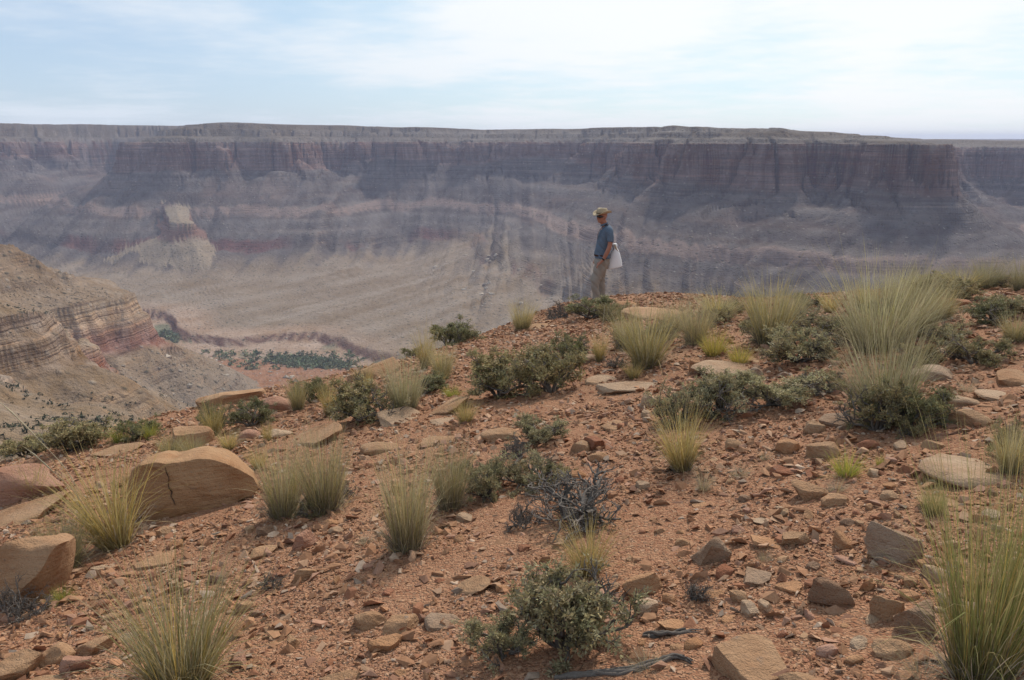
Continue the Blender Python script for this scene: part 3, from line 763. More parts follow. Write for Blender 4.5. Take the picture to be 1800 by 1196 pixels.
def build_great_slab():
    """the upright broken slab on the left with a crack down its face"""
    p = ground_hit(345, 902)
    sc = p.length / math.hypot(FPX, math.hypot(345 - 900, 902 - 598))
    out = [(-112, 14), (-112, 70), (-104, 98), (-86, 113), (-62, 116), (-40, 110), (-16, 112), (12, 114), (36, 109), (62, 96), (84, 78), (100, 60), (106, 40), (96, 26), (70, 14), (40, 2), (0, -12), (-40, -14), (-80, -6)]
    oc = np.array(out + [out[0]], float); out = np.vstack([oc[i] + (oc[i + 1] - oc[i]) * t for i in range(len(oc) - 1) for t in np.linspace(0, 1, 6, endpoint=False)]) * sc
    ang = np.arctan2(out[:, 1] - 50 * sc, out[:, 0]); order = np.argsort(ang); out = out[order]
    n = len(out); cx, cz = 0.0, 50 * sc
    rings = []
    D = 60 * sc
    prof = [(0.0, 0), (.2, 0), (.4, 0), (.55, 0), (.7, 0), (.82, 0), (.92, .0), (.975, .004), (1.0, .03), (1.0, .12), (.99, .3), (.97, .55), (.94, .85), (.88, 1.0), (.5, 1.04), (0, 1.05)]
    V = []
    for k, (r, d) in enumerate(prof):
        for x, z in out:
            px, pz = cx + (x - cx) * r, cz + (z - cz) * r
            # left third of the face is set back past a vertical break; the face bulges
            step = -.028 * sstep(-.10, -.03, px / (220 * sc) + .19 + .02 * vnoise(pz * 18, 3.3, 5)) if d < .06 else 0
            bul = -.03 * math.cos(px / (112 * sc) * 1.4) * math.cos((pz - cz) / (62 * sc) * 1.3) if d < .06 else 0
            V.append((px, d * D * 2.2 + step + bul, pz))
    V = np.array(V)
    V += (noise3(V, .16, 3)[:, None] * .016 + noise3(V, .05, 9)[:, None] * .008 + np.minimum(noise3(V, .09, 15), 0)[:, None] * np.array([0, .0, .022]))
    F = []
    for k in range(len(prof) - 1):
        for i in range(n):
            j = (i + 1) % n
            F.append((k * n + i, k * n + j, (k + 1) * n + j, (k + 1) * n + i))
    me = mesh_np('great_slab', V, np.array(F), MAT_ROCK, True)
    try: me.set_sharp_from_angle(angle=R(38))
    except Exception: pass
    root = link('boulder', me, loc=(p.x, p.y + .02, p.z - .01), rot=(R(-9), 0, R(16)), scale=(1, 1, .86))
    root.color = (.45, .27, .145, 1)
    tag(root, 'large upright orange-tan slab with a dark crack down its face, beside the leaning yellow grass', 'boulder')
    # the dark crack: a jagged dark brown strip laid along the face
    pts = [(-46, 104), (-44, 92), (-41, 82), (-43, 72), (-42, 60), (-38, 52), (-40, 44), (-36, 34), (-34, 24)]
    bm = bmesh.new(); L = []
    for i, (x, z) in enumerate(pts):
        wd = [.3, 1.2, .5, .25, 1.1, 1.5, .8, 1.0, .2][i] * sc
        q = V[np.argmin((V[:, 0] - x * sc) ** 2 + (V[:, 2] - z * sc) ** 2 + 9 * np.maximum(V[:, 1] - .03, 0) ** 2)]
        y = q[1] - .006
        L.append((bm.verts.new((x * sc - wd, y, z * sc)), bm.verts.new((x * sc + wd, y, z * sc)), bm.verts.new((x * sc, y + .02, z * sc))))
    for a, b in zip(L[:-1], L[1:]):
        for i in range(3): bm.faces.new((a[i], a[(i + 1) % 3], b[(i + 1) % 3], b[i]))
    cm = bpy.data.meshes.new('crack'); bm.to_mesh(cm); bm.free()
    cm.materials.append(plain('crack_brown', (.085, .05, .033), 1.0, 0))
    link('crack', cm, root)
    PLACED.append((345, 850, 110))
    # the loose flake lying on the smooth pinkish boulder
    put_rock(22, 832, 58, 18, 'slab', 'orange', 'thin orange flake lying on the smooth pinkish boulder', 77, tilt=(0, -8))

# ================================================================ plants
def blades(rng, n, base_r, spread, hmin, hmax, width, droop, lean, palette, seg=4, curl=0.0):
    """n grass blades, clump of height about 1, as vertex / face / tint arrays"""
    a = rng.uniform(0, 2 * np.pi, n); rr = base_r * np.sqrt(rng.uniform(0, 1, n))
    x0, y0 = rr * np.cos(a), rr * np.sin(a)
    out = spread * np.clip(rng.normal(.45, .35, n) * .6 + rr / max(base_r, 1e-6) * .55, 0.02, 1.3)
    az = a + rng.normal(0, .5, n)
    L = (hmin + (hmax - hmin) * rng.beta(1.6, 1.5, n)) * np.where(rng.uniform(0, 1, n) < .06, 1.22, 1.0) * (1 - .22 * np.clip(out, 0, 1))
    tilt = out
    dirx = np.cos(az) * np.sin(tilt) + lean[0] * rng.uniform(.5, 1.2, n); diry = np.sin(az) * np.sin(tilt) + lean[1]; dirz = np.cos(tilt)
    nrm = np.sqrt(dirx ** 2 + diry ** 2 + dirz ** 2); dirx /= nrm; diry /= nrm; dirz /= nrm
    dr = droop * rng.uniform(.2, 1.3, n) + np.where(rng.uniform(0, 1, n) < .15, rng.uniform(.5, 1.4, n), 0)
    wa = rng.uniform(0, np.pi, n)
    wx, wy = np.cos(wa), np.sin(wa)
    ck = rng.normal(0, curl, n); ck2 = rng.normal(0, curl, n)
    ts = np.linspace(0, 1, seg + 1)
    V = np.empty((n, 2 * seg + 1, 3)); C = np.empty((n, 2 * seg + 1, 3))
    pal = np.array([p[0] for p in palette]); pw = np.array([p[1] for p in palette], float); pw /= pw.sum()
    bc = pal[rng.choice(len(pal), n, p=pw)] * rng.uniform(.62, 1.3, (n, 1))
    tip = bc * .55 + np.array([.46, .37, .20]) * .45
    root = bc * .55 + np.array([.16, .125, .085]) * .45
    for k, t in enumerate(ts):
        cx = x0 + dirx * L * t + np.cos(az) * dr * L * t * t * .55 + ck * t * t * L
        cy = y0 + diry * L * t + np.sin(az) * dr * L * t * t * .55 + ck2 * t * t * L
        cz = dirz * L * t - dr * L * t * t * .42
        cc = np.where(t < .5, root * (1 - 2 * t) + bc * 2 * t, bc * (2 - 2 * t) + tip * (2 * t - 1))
        w = width * (1 - .75 * t) * .5
        if k < seg:
            V[:, 2 * k] = np.stack([cx - wx * w, cy - wy * w, cz], 1); V[:, 2 * k + 1] = np.stack([cx + wx * w, cy + wy * w, cz], 1)
            C[:, 2 * k] = cc; C[:, 2 * k + 1] = cc
        else:
            V[:, 2 * k] = np.stack([cx, cy, cz], 1); C[:, 2 * k] = cc
    m = 2 * seg + 1
    tri = []
    for k in range(seg - 1): tri += [(2 * k, 2 * k + 1, 2 * k + 3), (2 * k, 2 * k + 3, 2 * k + 2)]
    tri.append((2 * seg - 2, 2 * seg - 1, 2 * seg))
    F = (np.arange(n)[:, None, None] * m + np.array(tri)[None]).reshape(-1, 3)
    return V.reshape(-1, 3), F, C.reshape(-1, 3)

OLIVE, STRAW, GREEN, PALE, GOLD, GREYG = (.32, .285, .105), (.54, .42, .19), (.27, .29, .085), (.46, .415, .24), (.53, .38, .11), (.40, .345, .21)
YEL, DRY = (.50, .40, .07), (.42, .35, .265)
STYLES = {  # palette, spread, droop, base radius, blades, blade width, dry share
    'tall': ([(OLIVE, 4), (GOLD, 2), (STRAW, 4), (GREYG, 5), (PALE, 2)], .52, .25, .17, 720, .010, .25),
    'straw': ([(STRAW, 5), (GOLD, 4), (OLIVE, 1.5)], .62, .40, .13, 420, .012, .2),
    'green': ([(GREEN, 5), (OLIVE, 4), (GOLD, 1.5), (STRAW, 1.5)], .50, .3, .17, 560, .009, .35),
    'feather': ([(PALE, 6), (GREYG, 5), (OLIVE, 2)], .55, .18, .22, 800, .0085, .25),
    'yellow': ([(YEL, 6), (GOLD, 2), (GREEN, 2)], .95, .10, .22, 520, .016, .1),
    'lime': ([((.33, .36, .05), 6), (YEL, 3), (GREEN, 2)], .85, .25, .2, 300, .018, .1),
    'dry': ([(DRY, 6), (STRAW, 2), (GREYG, 2)], 1.0, .55, .2, 320, .011, .4),
    'dense': ([(OLIVE, 4), (GREYG, 5), (STRAW, 5), (PALE, 3), ((.30, .22, .16), 3)], .42, .2, .20, 760, .0095, .4)}
GM = {}
def grass_meshes(style, var, lean):
    key = (style, var, lean)
    if key in GM: return GM[key]
    pal, spread, droop, br, n, w, dry = STYLES[style]
    rng = np.random.default_rng(abs(hash(style)) % 1000 * 0 + sum(map(ord, style)) * 31 + var)
    lv = (lean * .9, 0.0)
    V, F, C = blades(rng, n, br, spread, .30, 1.15, w * .72, droop, lv, pal, 5, .10)
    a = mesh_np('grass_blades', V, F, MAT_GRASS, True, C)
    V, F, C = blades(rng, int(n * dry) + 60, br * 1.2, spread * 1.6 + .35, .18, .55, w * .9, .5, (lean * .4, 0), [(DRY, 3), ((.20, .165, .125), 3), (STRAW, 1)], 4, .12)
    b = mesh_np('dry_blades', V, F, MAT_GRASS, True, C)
    GM[key] = (a, b); return GM[key]

def px_scale(p, u, v):
    return p.length / math.hypot(FPX, math.hypot(u - 900, v - 598))

def put_grass(u, v, h, w, style, var, label, lean=0.0, name='grass_tuft', cat='grass tuft', group='bunch grass tufts on the hilltop', stalk=None):
    p = ground_hit(u, v)
    s = px_scale(p, u, v)
    if v < 660 and u > 1050: h, w = h * 1.15, w * 1.25
    H, W = h * s, w * s
    root = link(name, None, loc=(p.x, p.y, p.z - .01), rot=(0, 0, 0))
    root.empty_display_size = .05
    a, b = grass_meshes(style, var % 3, lean)
    pal = STYLES[style]
    nat = 2 * (pal[3] + (.62 + .4 * pal[2]) * math.sin(min(pal[1], 1.2)) * .95)     # natural width of a clump of height 1
    sx = W / nat
    sx = min(max(sx, .55 * H), 1.9 * H)
    yaw = 0 if lean else random.Random(int(u * 7 + v)).uniform(0, 6.28)
    for nm, me in (('blades', a), ('dry_blades', b)):
        link(nm, me, root, rot=(0, 0, yaw), scale=(sx, sx, H * 1.30))
    tag(root, label, cat, group)
    if stalk:
        for (du, dv0, dv1, tu) in stalk: seed_stalk(root, p, s, du, dv0, dv1, tu)
    PLACED.append((u, v - 6, w * .3))
    return root

def tubes(paths, sides=5, tint=None):
    """paths: list of (points (n,3), radii (n)) -> one mesh's arrays"""
    VV, FF, CC = [], [], []; off = 0
    for P, rad, col in paths:
        P = np.asarray(P, float); n = len(P); rad = np.asarray(rad, float)
        d = np.gradient(P, axis=0); d /= np.maximum(np.linalg.norm(d, axis=1, keepdims=True), 1e-9)
        ref = np.where(np.abs(d[:, 2:3]) > .9, np.array([[1., 0, 0]]), np.array([[0, 0, 1.]]))
        a = np.cross(d, ref); a /= np.linalg.norm(a, axis=1, keepdims=True); b = np.cross(d, a)
        th = np.arange(sides) * 2 * np.pi / sides
        ring = P[:, None] + rad[:, None, None] * (np.cos(th)[None, :, None] * a[:, None] + np.sin(th)[None, :, None] * b[:, None])
        VV.append(ring.reshape(-1, 3)); CC.append(np.tile(np.asarray(col), (n * sides, 1)))
        i = np.arange(n - 1)[:, None]; j = np.arange(sides)[None]; j2 = (j + 1) % sides
        q = np.stack([i * sides + j, i * sides + j2, (i + 1) * sides + j2, (i + 1) * sides + j], -1).reshape(-1, 4) + off
        FF.append(q); off += n * sides
    return np.vstack(VV), np.vstack(FF), np.vstack(CC)

def seed_stalk(root, p, s, du, dv0, dv1, tu):
    """one pale flowering stalk rising from its tuft"""
    z0, z1 = dv0 * s, dv1 * s
    t = np.linspace(0, 1, 14)
    P = np.stack([du * s + (tu - du) * s * t ** 1.3, 0 * t, z0 + (z1 - z0) * t], 1)
    P[:, 0] += .004 * np.sin(t * 9)
    rad = np.interp(t, [0, .55, .62, .85, 1], [.0022, .0018, .0042, .0046, .001]) * (1 + .35 * np.sin(np.arange(14) * 2.4))
    V, F, C = tubes([(P, np.abs(rad), (.52, .45, .31))], 5)
    link('seed_stalk', mesh_np('seed_stalk', V, F, MAT_GRASS, True, C), root)

def branch_paths(rng, stems, spread, gnarl, levels=3, thick=.022, dead=False):
    """woody shrub skeleton inside a clump about 1 wide; returns tube paths and twig tips"""
    paths, tips = [], []
    tone = (.17, .145, .122) if not dead else (.175, .148, .125)
    def grow(p, d, L, r, lev):
        n = 6
        pts = [p]; q = p.copy(); dd = d.copy()
        for k in range(n):
            dd = dd + rng.normal(0, gnarl, 3) + np.array([0, 0, .06 if lev else .02])
            dd /= np.linalg.norm(dd)
            q = q + dd * L / n
            if q[2] < .015: q[2] = .015
            pts.append(q.copy())
        k = rng.uniform(.75, 1.3)
        paths.append((np.array(pts), np.linspace(r, r * .55, n + 1), np.array(tone) * k))
        if lev >= levels:
            tips.append((q, dd)); tips.append((pts[3], dd)); return
        kids = rng.integers(3, 5)
        for c in range(kids):
            i = rng.integers(2, n + 1)
            nd = dd + rng.normal(0, .62, 3); nd[2] += .12; nd /= np.linalg.norm(nd)
            grow(pts[i].copy(), nd, L * rng.uniform(.5, .78), r * .55, lev + 1)
    for i in range(stems):
        a = 2 * np.pi * (i + rng.uniform(-.35, .35)) / stems
        t = rng.uniform(.25, 1.0) * spread
        d = np.array([np.cos(a) * np.sin(t), np.sin(a) * np.sin(t), np.cos(t)])
        grow(np.array([np.cos(a) * .03, np.sin(a) * .03, -.02]), d, rng.uniform(.22, .32), thick * rng.uniform(.7, 1.2), 0)
    return paths, tips

SHRUB = {}
def shrub_meshes(var, tone):
    key = (var, tone)
    if key in SHRUB: return SHRUB[key]
    rng = np.random.default_rng(900 + var * 13)
    paths, tips = branch_paths(rng, 9, 1.25, .22)
    V, F, C = tubes(paths, 4)
    wood = mesh_np('branches', V, F, MAT_WOOD, True, C)
    base = np.array({'sage': (.34, .295, .165), 'dark': (.22, .205, .10), 'olive': (.30, .25, .125)}[tone])
    T = np.array([t[0] for t in tips])
    ctr = T.mean(0)
    LV, LC = [], []
    per = 17
    for (q, dd) in tips:
        if rng.uniform() < .08 or vnoise(q[0] * 5 + var, q[1] * 5 + q[2] * 3, 40 + var) > .48: continue
        k = base * rng.uniform(.72, 1.28) * np.array([rng.uniform(.92, 1.12), 1, rng.uniform(.85, 1.1)])
        for _ in range(per):
            o = rng.normal(0, 1, 3); o /= np.linalg.norm(o)
            c = q + o * rng.uniform(.004, .036) + dd * rng.uniform(-.03, .02)
            ax = o * .8 + dd * .6 + rng.normal(0, .35, 3); ax /= np.linalg.norm(ax)
            sd = np.cross(ax, rng.normal(0, 1, 3)); sd /= max(np.linalg.norm(sd), 1e-6)
            l, w = rng.uniform(.011, .030), rng.uniform(.0035, .0085)
            LV += [c - ax * l * .3, c + sd * w, c + ax * l, c - sd * w]
            cc = k * rng.uniform(.8, 1.25)
            LC += [cc] * 4
    LV = np.array(LV); LV[:, 2] = np.maximum(LV[:, 2], .005)
    LF = np.arange(len(LV)).reshape(-1, 4)
    leaf = mesh_np('foliage', LV, LF, MAT_LEAF, False, np.array(LC))
    lo, hi = LV.min(0), LV.max(0)
    SHRUB[key] = (wood, leaf, (hi - lo)); return SHRUB[key]

def put_shrub(u, v, w, h, var, tone, label, name='shrub', cat='shrub', group='low desert shrubs on the hilltop'):
    p = ground_hit(u, v - h * .08); s = px_scale(p, u, v)
    W, H = w * s, h * s
    wood, leaf, ext = shrub_meshes(var, tone)
    W *= 1.32; H *= 1.08
    root = link(name, None, loc=(p.x, p.y + .12 * W, p.z - .005)); root.empty_display_size = .05
    yaw = random.Random(int(u + v)).uniform(0, 6.28)
    sx = W / (.5 * (ext[0] + ext[1])) * 1.05; sz = min(max(H / ext[2] * .92, .55 * sx), 1.3 * sx)
    for nm, me in (('branches', wood), ('foliage', leaf)): link(nm, me, root, rot=(0, 0, yaw), scale=(sx, sx, sz))
    tag(root, label, cat, group); PLACED.append((u, v - 8, w * .42)); return root

DEAD = {}
def put_dead(u, v, w, h, var, label, name='dead_shrub', cat='dead shrub'):
    p = ground_hit(u, v - h * .15); s = px_scale(p, u, v); W, H = w * s, h * s
    if var not in DEAD:
        rng = np.random.default_rng(400 + var)
        paths, tips = branch_paths(rng, 10, 1.45, .34, 3, .02, True)
        V, F, C = tubes([q for q in paths if q[1][0] > .0075], 5)
        V2, F2, C2 = tubes([q for q in paths if q[1][0] <= .0075], 4)
        DEAD[var] = (mesh_np('stems', V, F, MAT_WOOD, True, C), mesh_np('twigs', V2, F2, MAT_WOOD, True, C2), V2.max(0) - V2.min(0))
    a, b, ext = DEAD[var]
    root = link(name, None, loc=(p.x, p.y + .1 * W, p.z)); root.empty_display_size = .05
    yaw = random.Random(int(u * 3 + v)).uniform(0, 6.28)
    sx = W / (.5 * (ext[0] + ext[1])); sz = min(max(H / ext[2], .4 * sx), 1.1 * sx)
    for nm, me in (('stems', a), ('twigs', b)): link(nm, me, root, rot=(0, 0, yaw), scale=(sx, sx, sz))
    tag(root, label, cat, 'dead grey shrubs and roots'); PLACED.append((u, v - 6, w * .4)); return root

# u, v, height, width, style, lean, label
GRASS = [
 (318, 1212, 235, 260, 'tall', 0, 'big front grass tuft with golden stems, cut by the bottom edge', None),
 (205, 962, 200, 190, 'straw', -.45, 'large yellow-green grass tuft leaning out beside the upright cracked slab', [(-60, 120, 275, -175), (-55, 90, 190, -140)]),
 (112, 1000, 95, 110, 'dense', 0, 'thin grey-green tuft between the rounded tan boulder and the leaning yellow grass', None),
 (500, 908, 135, 100, 'dense', 0, 'grass clump touching the right end of the upright cracked slab', None),
 (572, 898, 140, 110, 'dense', 0, 'grass clump with dead grey roots at its foot', None),
 (716, 964, 180, 118, 'dense', 0, 'tall narrow grass tuft, front one of the twins', None),
 (792, 895, 125, 84, 'dense', 0, 'shorter grass tuft, rear one of the twins', None),
 (1035, 1012, 122, 130, 'straw', -.25, 'golden tuft rising behind the large front shrub', None),
 (1200, 826, 135, 120, 'straw', -.30, 'straw-yellow grass leaning over in front of a grey-green shrub', None),
 (1722, 1192, 420, 270, 'green', 0, 'tallest green grass tuft, at the picture edge beside grey boulders', None),
 (1790, 1120, 310, 170, 'green', 0, 'green grass tuft cut off by the picture edge behind the tallest one', None),
 (1545, 615, 130, 160, 'feather', 0, 'tall pale feathery grass, the paler clump of the group right of the tall shrub', None),
 (1610, 592, 105, 90, 'feather', 0, 'feathery grass adjoining the paler clump on its far side', None),
 (1555, 728, 160, 190, 'feather', -.12, 'big feathery grass clump growing out of a dark shrub', None),
 (1352, 605, 105, 92, 'tall', 0, 'upright feathery grass left of the tall dark shrub', None),
 (1136, 646, 95, 98, 'tall', 0, 'grey-green grass among dead twigs behind the small straw-coloured tuft', None),
 (1100, 612, 60, 60, 'tall', 0, 'yellow-green grass in front of the whaleback rock', None),
 (1222, 606, 68, 56, 'dense', 0, 'dark-footed tuft with one tall white seed stalk', [(2, 0, 64, 4)]),
 (1185, 582, 42, 50, 'dense', 0, 'small grey tuft just below the whaleback rock', None),
 (1262, 560, 44, 80, 'tall', 0, 'low olive grass on the skyline right of the whaleback rock', None),
 (1113, 666, 40, 48, 'straw', 0, 'small straw-coloured tuft between two thin flagstones', [(16, 6, -8, 34)]),
 (918, 582, 56, 56, 'tall', 0, 'upright tuft on the skyline between the two dark skyline shrubs', None),
 (952, 626, 42, 74, 'dry', 0, 'pale dry grass left of the dark round shrub', None),
 (1054, 636, 54, 34, 'straw', 0, 'slim yellow tuft right of the dark round shrub', [(4, 30, 104, 6)]),
 (748, 648, 82, 52, 'straw', 0, 'yellowish tall grass on the skyline left of the dark skyline shrub', None),
 (778, 664, 62, 58, 'tall', 0, 'grass in front of the yellowish skyline grass', None),
 (712, 722, 104, 92, 'feather', 0, 'pale green grass tuft standing behind the propped flat slab', None),
 (818, 744, 52, 60, 'straw', 0, 'small straw tuft in front of the tilted tan slab', None),
 (795, 697, 24, 50, 'lime', 0, 'bright green low plant beside the tilted tan slab', None),
 (775, 672, 30, 34, 'straw', 0, 'tiny straw tuft between the skyline grass and the wide shrub', None),
 (524, 722, 62, 46, 'tall', 0, 'yellow-green grass at the brink right of the rounded pink boulder', None),
 (580, 732, 82, 46, 'straw', 0, 'tall straw grass left of the twiggy shrub at the brink', None),
 (376, 768, 76, 60, 'straw', 0, 'yellowish grass growing up through the dark green bush at the brink', None),
 (402, 790, 42, 52, 'straw', 0, 'small straw tuft below the dark green bush at the brink', None),
 (470, 778, 46, 28, 'straw', 0, 'thin straw tuft between the pink and pale stones at the brink', None),
 (212, 780, 44, 56, 'lime', 0, 'yellow-green tuft at the far brink, the wider of a pair', None),
 (264, 772, 40, 40, 'lime', 0, 'yellow-green tuft at the far brink, the narrower of a pair', None),
 (340, 806, 46, 54, 'tall', 0, 'thin grass in front of the squarish tan block', None),
 (455, 825, 50, 50, 'straw', 0, 'pale tuft behind the top right corner of the upright cracked slab', None),
 (1488, 838, 60, 84, 'lime', 0, 'bright yellow-green plant in the open gravel', None),
 (1546, 818, 26, 24, 'lime', 0, 'tiny green sprig right of the bright yellow-green plant', None),
 (1470, 864, 36, 70, 'dry', 0, 'grey dry tuft under the bright yellow-green plant', None),
 (1256, 626, 48, 62, 'yellow', 0, 'larger of the two golden yellow bushes near the seed stalk', None),
 (1300, 640, 36, 48, 'yellow', 0, 'smaller of the two golden yellow bushes', None),
 (1458, 552, 48, 44, 'straw', 0, 'yellow tuft on the skyline between the tall shrub and the feathery grass', None),
 (1620, 530, 56, 64, 'feather', 0, 'dark feathery tuft on the skyline right of the paler clump', None),
 (1690, 512, 40, 90, 'tall', 0, 'low grass along the skyline behind the skyline shrub', None),
 (1784, 600, 46, 60, 'tall', 0, 'yellowish grass cut off by the picture edge below the skyline', None),
 (1236, 862, 62, 66, 'dry', 0, 'dry grey curly tuft below the straw-yellow leaning grass', None),
 (1300, 838, 34, 70, 'dry', 0, 'faint grey dry tuft right of the curly one', None),
 (1345, 808, 26, 40, 'dry', 0, 'small dry tuft left of the blunt orange-tan rock', None),
 (1138, 1178, 52, 100, 'dry', 0, 'dry curly grass growing over the twisted dead log', None),
 (1620, 1196, 70, 150, 'dry', 0, 'dry curly grass at the foot of the tallest green grass', None),
 (1345, 985, 34, 50, 'dry', 0, 'little dry tuft among the orange stones', None),
 (1640, 905, 70, 60, 'green', 0, 'thin green blades standing in front of the very broad pale slab', None),
 (1775, 830, 95, 80, 'tall', 0, 'grey-green grass at the picture edge beside the very broad pale slab', None),
 (1700, 690, 34, 60, 'dry', 0, 'pale dry grass between the tan rocks and the thin pale slab', None),
 (645, 955, 22, 60, 'dry', 0, 'low dark dry tuft left of the twin grass tufts', None),
 (640, 1096, 22, 30, 'dry', 0, 'tiny grey-white plant against the rounded tan stone', None),
 (110, 1055, 30, 64, 'lime', 0, 'low pale green plant beside the rounded boulder with black specks', None),
 (1388, 566, 58, 60, 'feather', 0, 'grass behind the top of the tall dark shrub', None),
 (1522, 545, 50, 60, 'tall', 0, 'grass on the skyline behind the reddish rock', None),
 (1575, 540, 60, 60, 'feather', 0, 'feathery tuft on the skyline behind the paler clump', None),
 (1655, 562, 54, 56, 'tall', 0, 'grass below the skyline left of the dark red block', None),
 (1734, 506, 48, 60, 'feather', 0, 'feathery tuft on the skyline between the two right-hand skyline shrubs', None),
 (1796, 512, 56, 50, 'feather', 0, 'feathery tuft at the picture edge on the skyline', None),
 (1330, 560, 44, 44, 'tall', 0, 'small tuft on the skyline left of the upright feathery grass', None),
 (868, 645, 34, 40, 'dry', 0, 'dry tuft on the bare slope below the dark skyline shrub', None),
 (640, 690, 60, 50, 'straw', 0, 'straw grass against the slanting tan slab', None),
 (300, 800, 40, 60, 'tall', 0, 'thin grass left of the squarish tan block', None),
 (60, 870, 60, 70, 'lime', 0, 'yellow-green sprigs in front of the smooth pinkish boulder', None),
]
SHRUBS = [
 (1000, 1168, 190, 172, 0, 'sage', 'large front shrub, its taller half with a dark crooked trunk'),
 (890, 1166, 120, 110, 1, 'sage', 'lower left half of the large front shrub, spreading over gravel'),
 (856, 884, 84, 80, 2, 'sage', 'small grey-green shrub with bare dark trunk right of the twin tufts'),
 (944, 862, 124, 80, 3, 'sage', 'grey-green shrub above the tangle of dead twigs'),
 (952, 788, 94, 66, 1, 'sage', 'small round shrub alone between pitted boulder and reddish chunk'),
 (880, 708, 110, 86, 0, 'olive', 'left half of the wide shrub below the skyline'),
 (968, 700, 124, 92, 2, 'olive', 'right half of the wide shrub below the skyline'),
 (1010, 632, 74, 56, 3, 'dark', 'dark round shrub between pale dry grass and slim yellow tuft'),
 (1040, 566, 92, 52, 1, 'dark', 'dark shrub hiding the feet of the standing person'),
 (1078, 570, 50, 40, 2, 'olive', 'olive shrub right in front of the standing person'),
 (790, 610, 80, 50, 2, 'dark', 'dark shrub on the skyline above the bare red slope'),
 (636, 752, 108, 78, 0, 'olive', 'twiggy olive shrub at the brink left of the propped flat slab'),
 (1195, 752, 90, 86, 3, 'sage', 'low grey-green shrub behind the straw-yellow leaning grass'),
 (1262, 738, 96, 80, 0, 'sage', 'low grey-green shrub adjoining the round one, below the broad flat slab'),
 (1378, 722, 140, 78, 1, 'sage', 'broad round grey-green shrub in the middle of the right slope'),
 (1410, 646, 110, 80, 2, 'sage', 'tall dark shrub left of the feathery grass, lower part'),
 (1425, 588, 92, 52, 3, 'sage', 'top of the tall dark shrub against the feathery grass'),
 (1545, 766, 92, 92, 0, 'olive', 'dark shrub at the foot of the big feathery clump, left part'),
 (1612, 762, 112, 86, 2, 'dark', 'dark shrub with pale twigs at the foot of the big feathery clump'),
 (1610, 775, 50, 50, 1, 'olive', 'small leafy sprout in front of the dark shrub with pale twigs'),
 (1622, 646, 84, 56, 3, 'olive', 'olive shrub between the feathery grass and the dark green one'),
 (1722, 648, 102, 68, 1, 'olive', 'green-brown shrub with dead branches right of the feathery grass'),
 (1690, 534, 94, 46, 2, 'olive', 'shrub on the skyline right of the dark feathery tuft'),
 (1745, 572, 74, 42, 0, 'dark', 'grey-green shrub below the skyline at the right'),
 (1768, 508, 44, 30, 3, 'olive', 'farthest small shrub on the right skyline'),
 (438, 756, 76, 62, 1, 'dark', 'dark green bush at the brink in front of the rounded pink boulder'),
 (378, 762, 62, 66, 3, 'dark', 'dark bush with grass at the brink in front of the long tan block'),
 (125, 800, 110, 60, 0, 'olive', 'grey-green bush below the brink behind the leaning yellow grass'),
 (40, 800, 90, 44, 2, 'olive', 'grey-green bush below the brink at the picture edge'),
 (240, 775, 64, 40, 2, 'dark', 'dark bush between the pair of yellow-green tufts'),
 (545, 712, 60, 46, 2, 'dark', 'dark twiggy bush at the brink between the yellow-green and straw grass'),
 (726, 612, 34, 24, 1, 'dark', 'tiny dark bush on the skyline left of the yellowish grass'),
 (540, 915, 46, 46, 3, 'olive', 'small sprouting bush in front of the grass clump with dead roots'),
 (1292, 556, 40, 30, 1, 'olive', 'small olive bush on the skyline right of the low grass'),
 (1790, 810, 80, 90, 3, 'olive', 'green-grey shrub at the picture edge above the broad pale slab'),
 (1340, 604, 76, 46, 2, 'sage', 'grey-green shrub at the foot of the upright feathery grass'),
 (1478, 612, 84, 56, 0, 'olive', 'olive shrub between the tall dark shrub and the paler feathery clump'),
 (1560, 560, 76, 40, 1, 'dark', 'dark shrub on the skyline behind the paler feathery clump'),
 (1664, 606, 84, 50, 3, 'sage', 'grey-green shrub right of the paler feathery clump'),
 (1640, 520, 70, 36, 0, 'olive', 'olive shrub on the skyline beside the dark feathery tuft'),
 (1786, 560, 76, 46, 2, 'sage', 'grey-green shrub at the picture edge below the skyline'),
 (1255, 572, 70, 36, 3, 'olive', 'olive shrub below the skyline behind the larger yellow bush'),
 (1160, 610, 66, 40, 0, 'olive', 'olive shrub right of the yellow-green grass before the whaleback rock'),
 (1420, 545, 60, 34, 1, 'dark', 'dark shrub on the skyline above the tall dark shrub'),
 (1302, 704, 76, 46, 1, 'dark', 'low dark cushion shrub between the two grey-green shrubs below the broad slab'),
 (1462, 690, 84, 46, 3, 'olive', 'low olive cushion shrub among the bleached dead twigs'),
 (757, 694, 58, 34, 0, 'dark', 'low dark cushion shrub behind the tilted tan slab'),
]
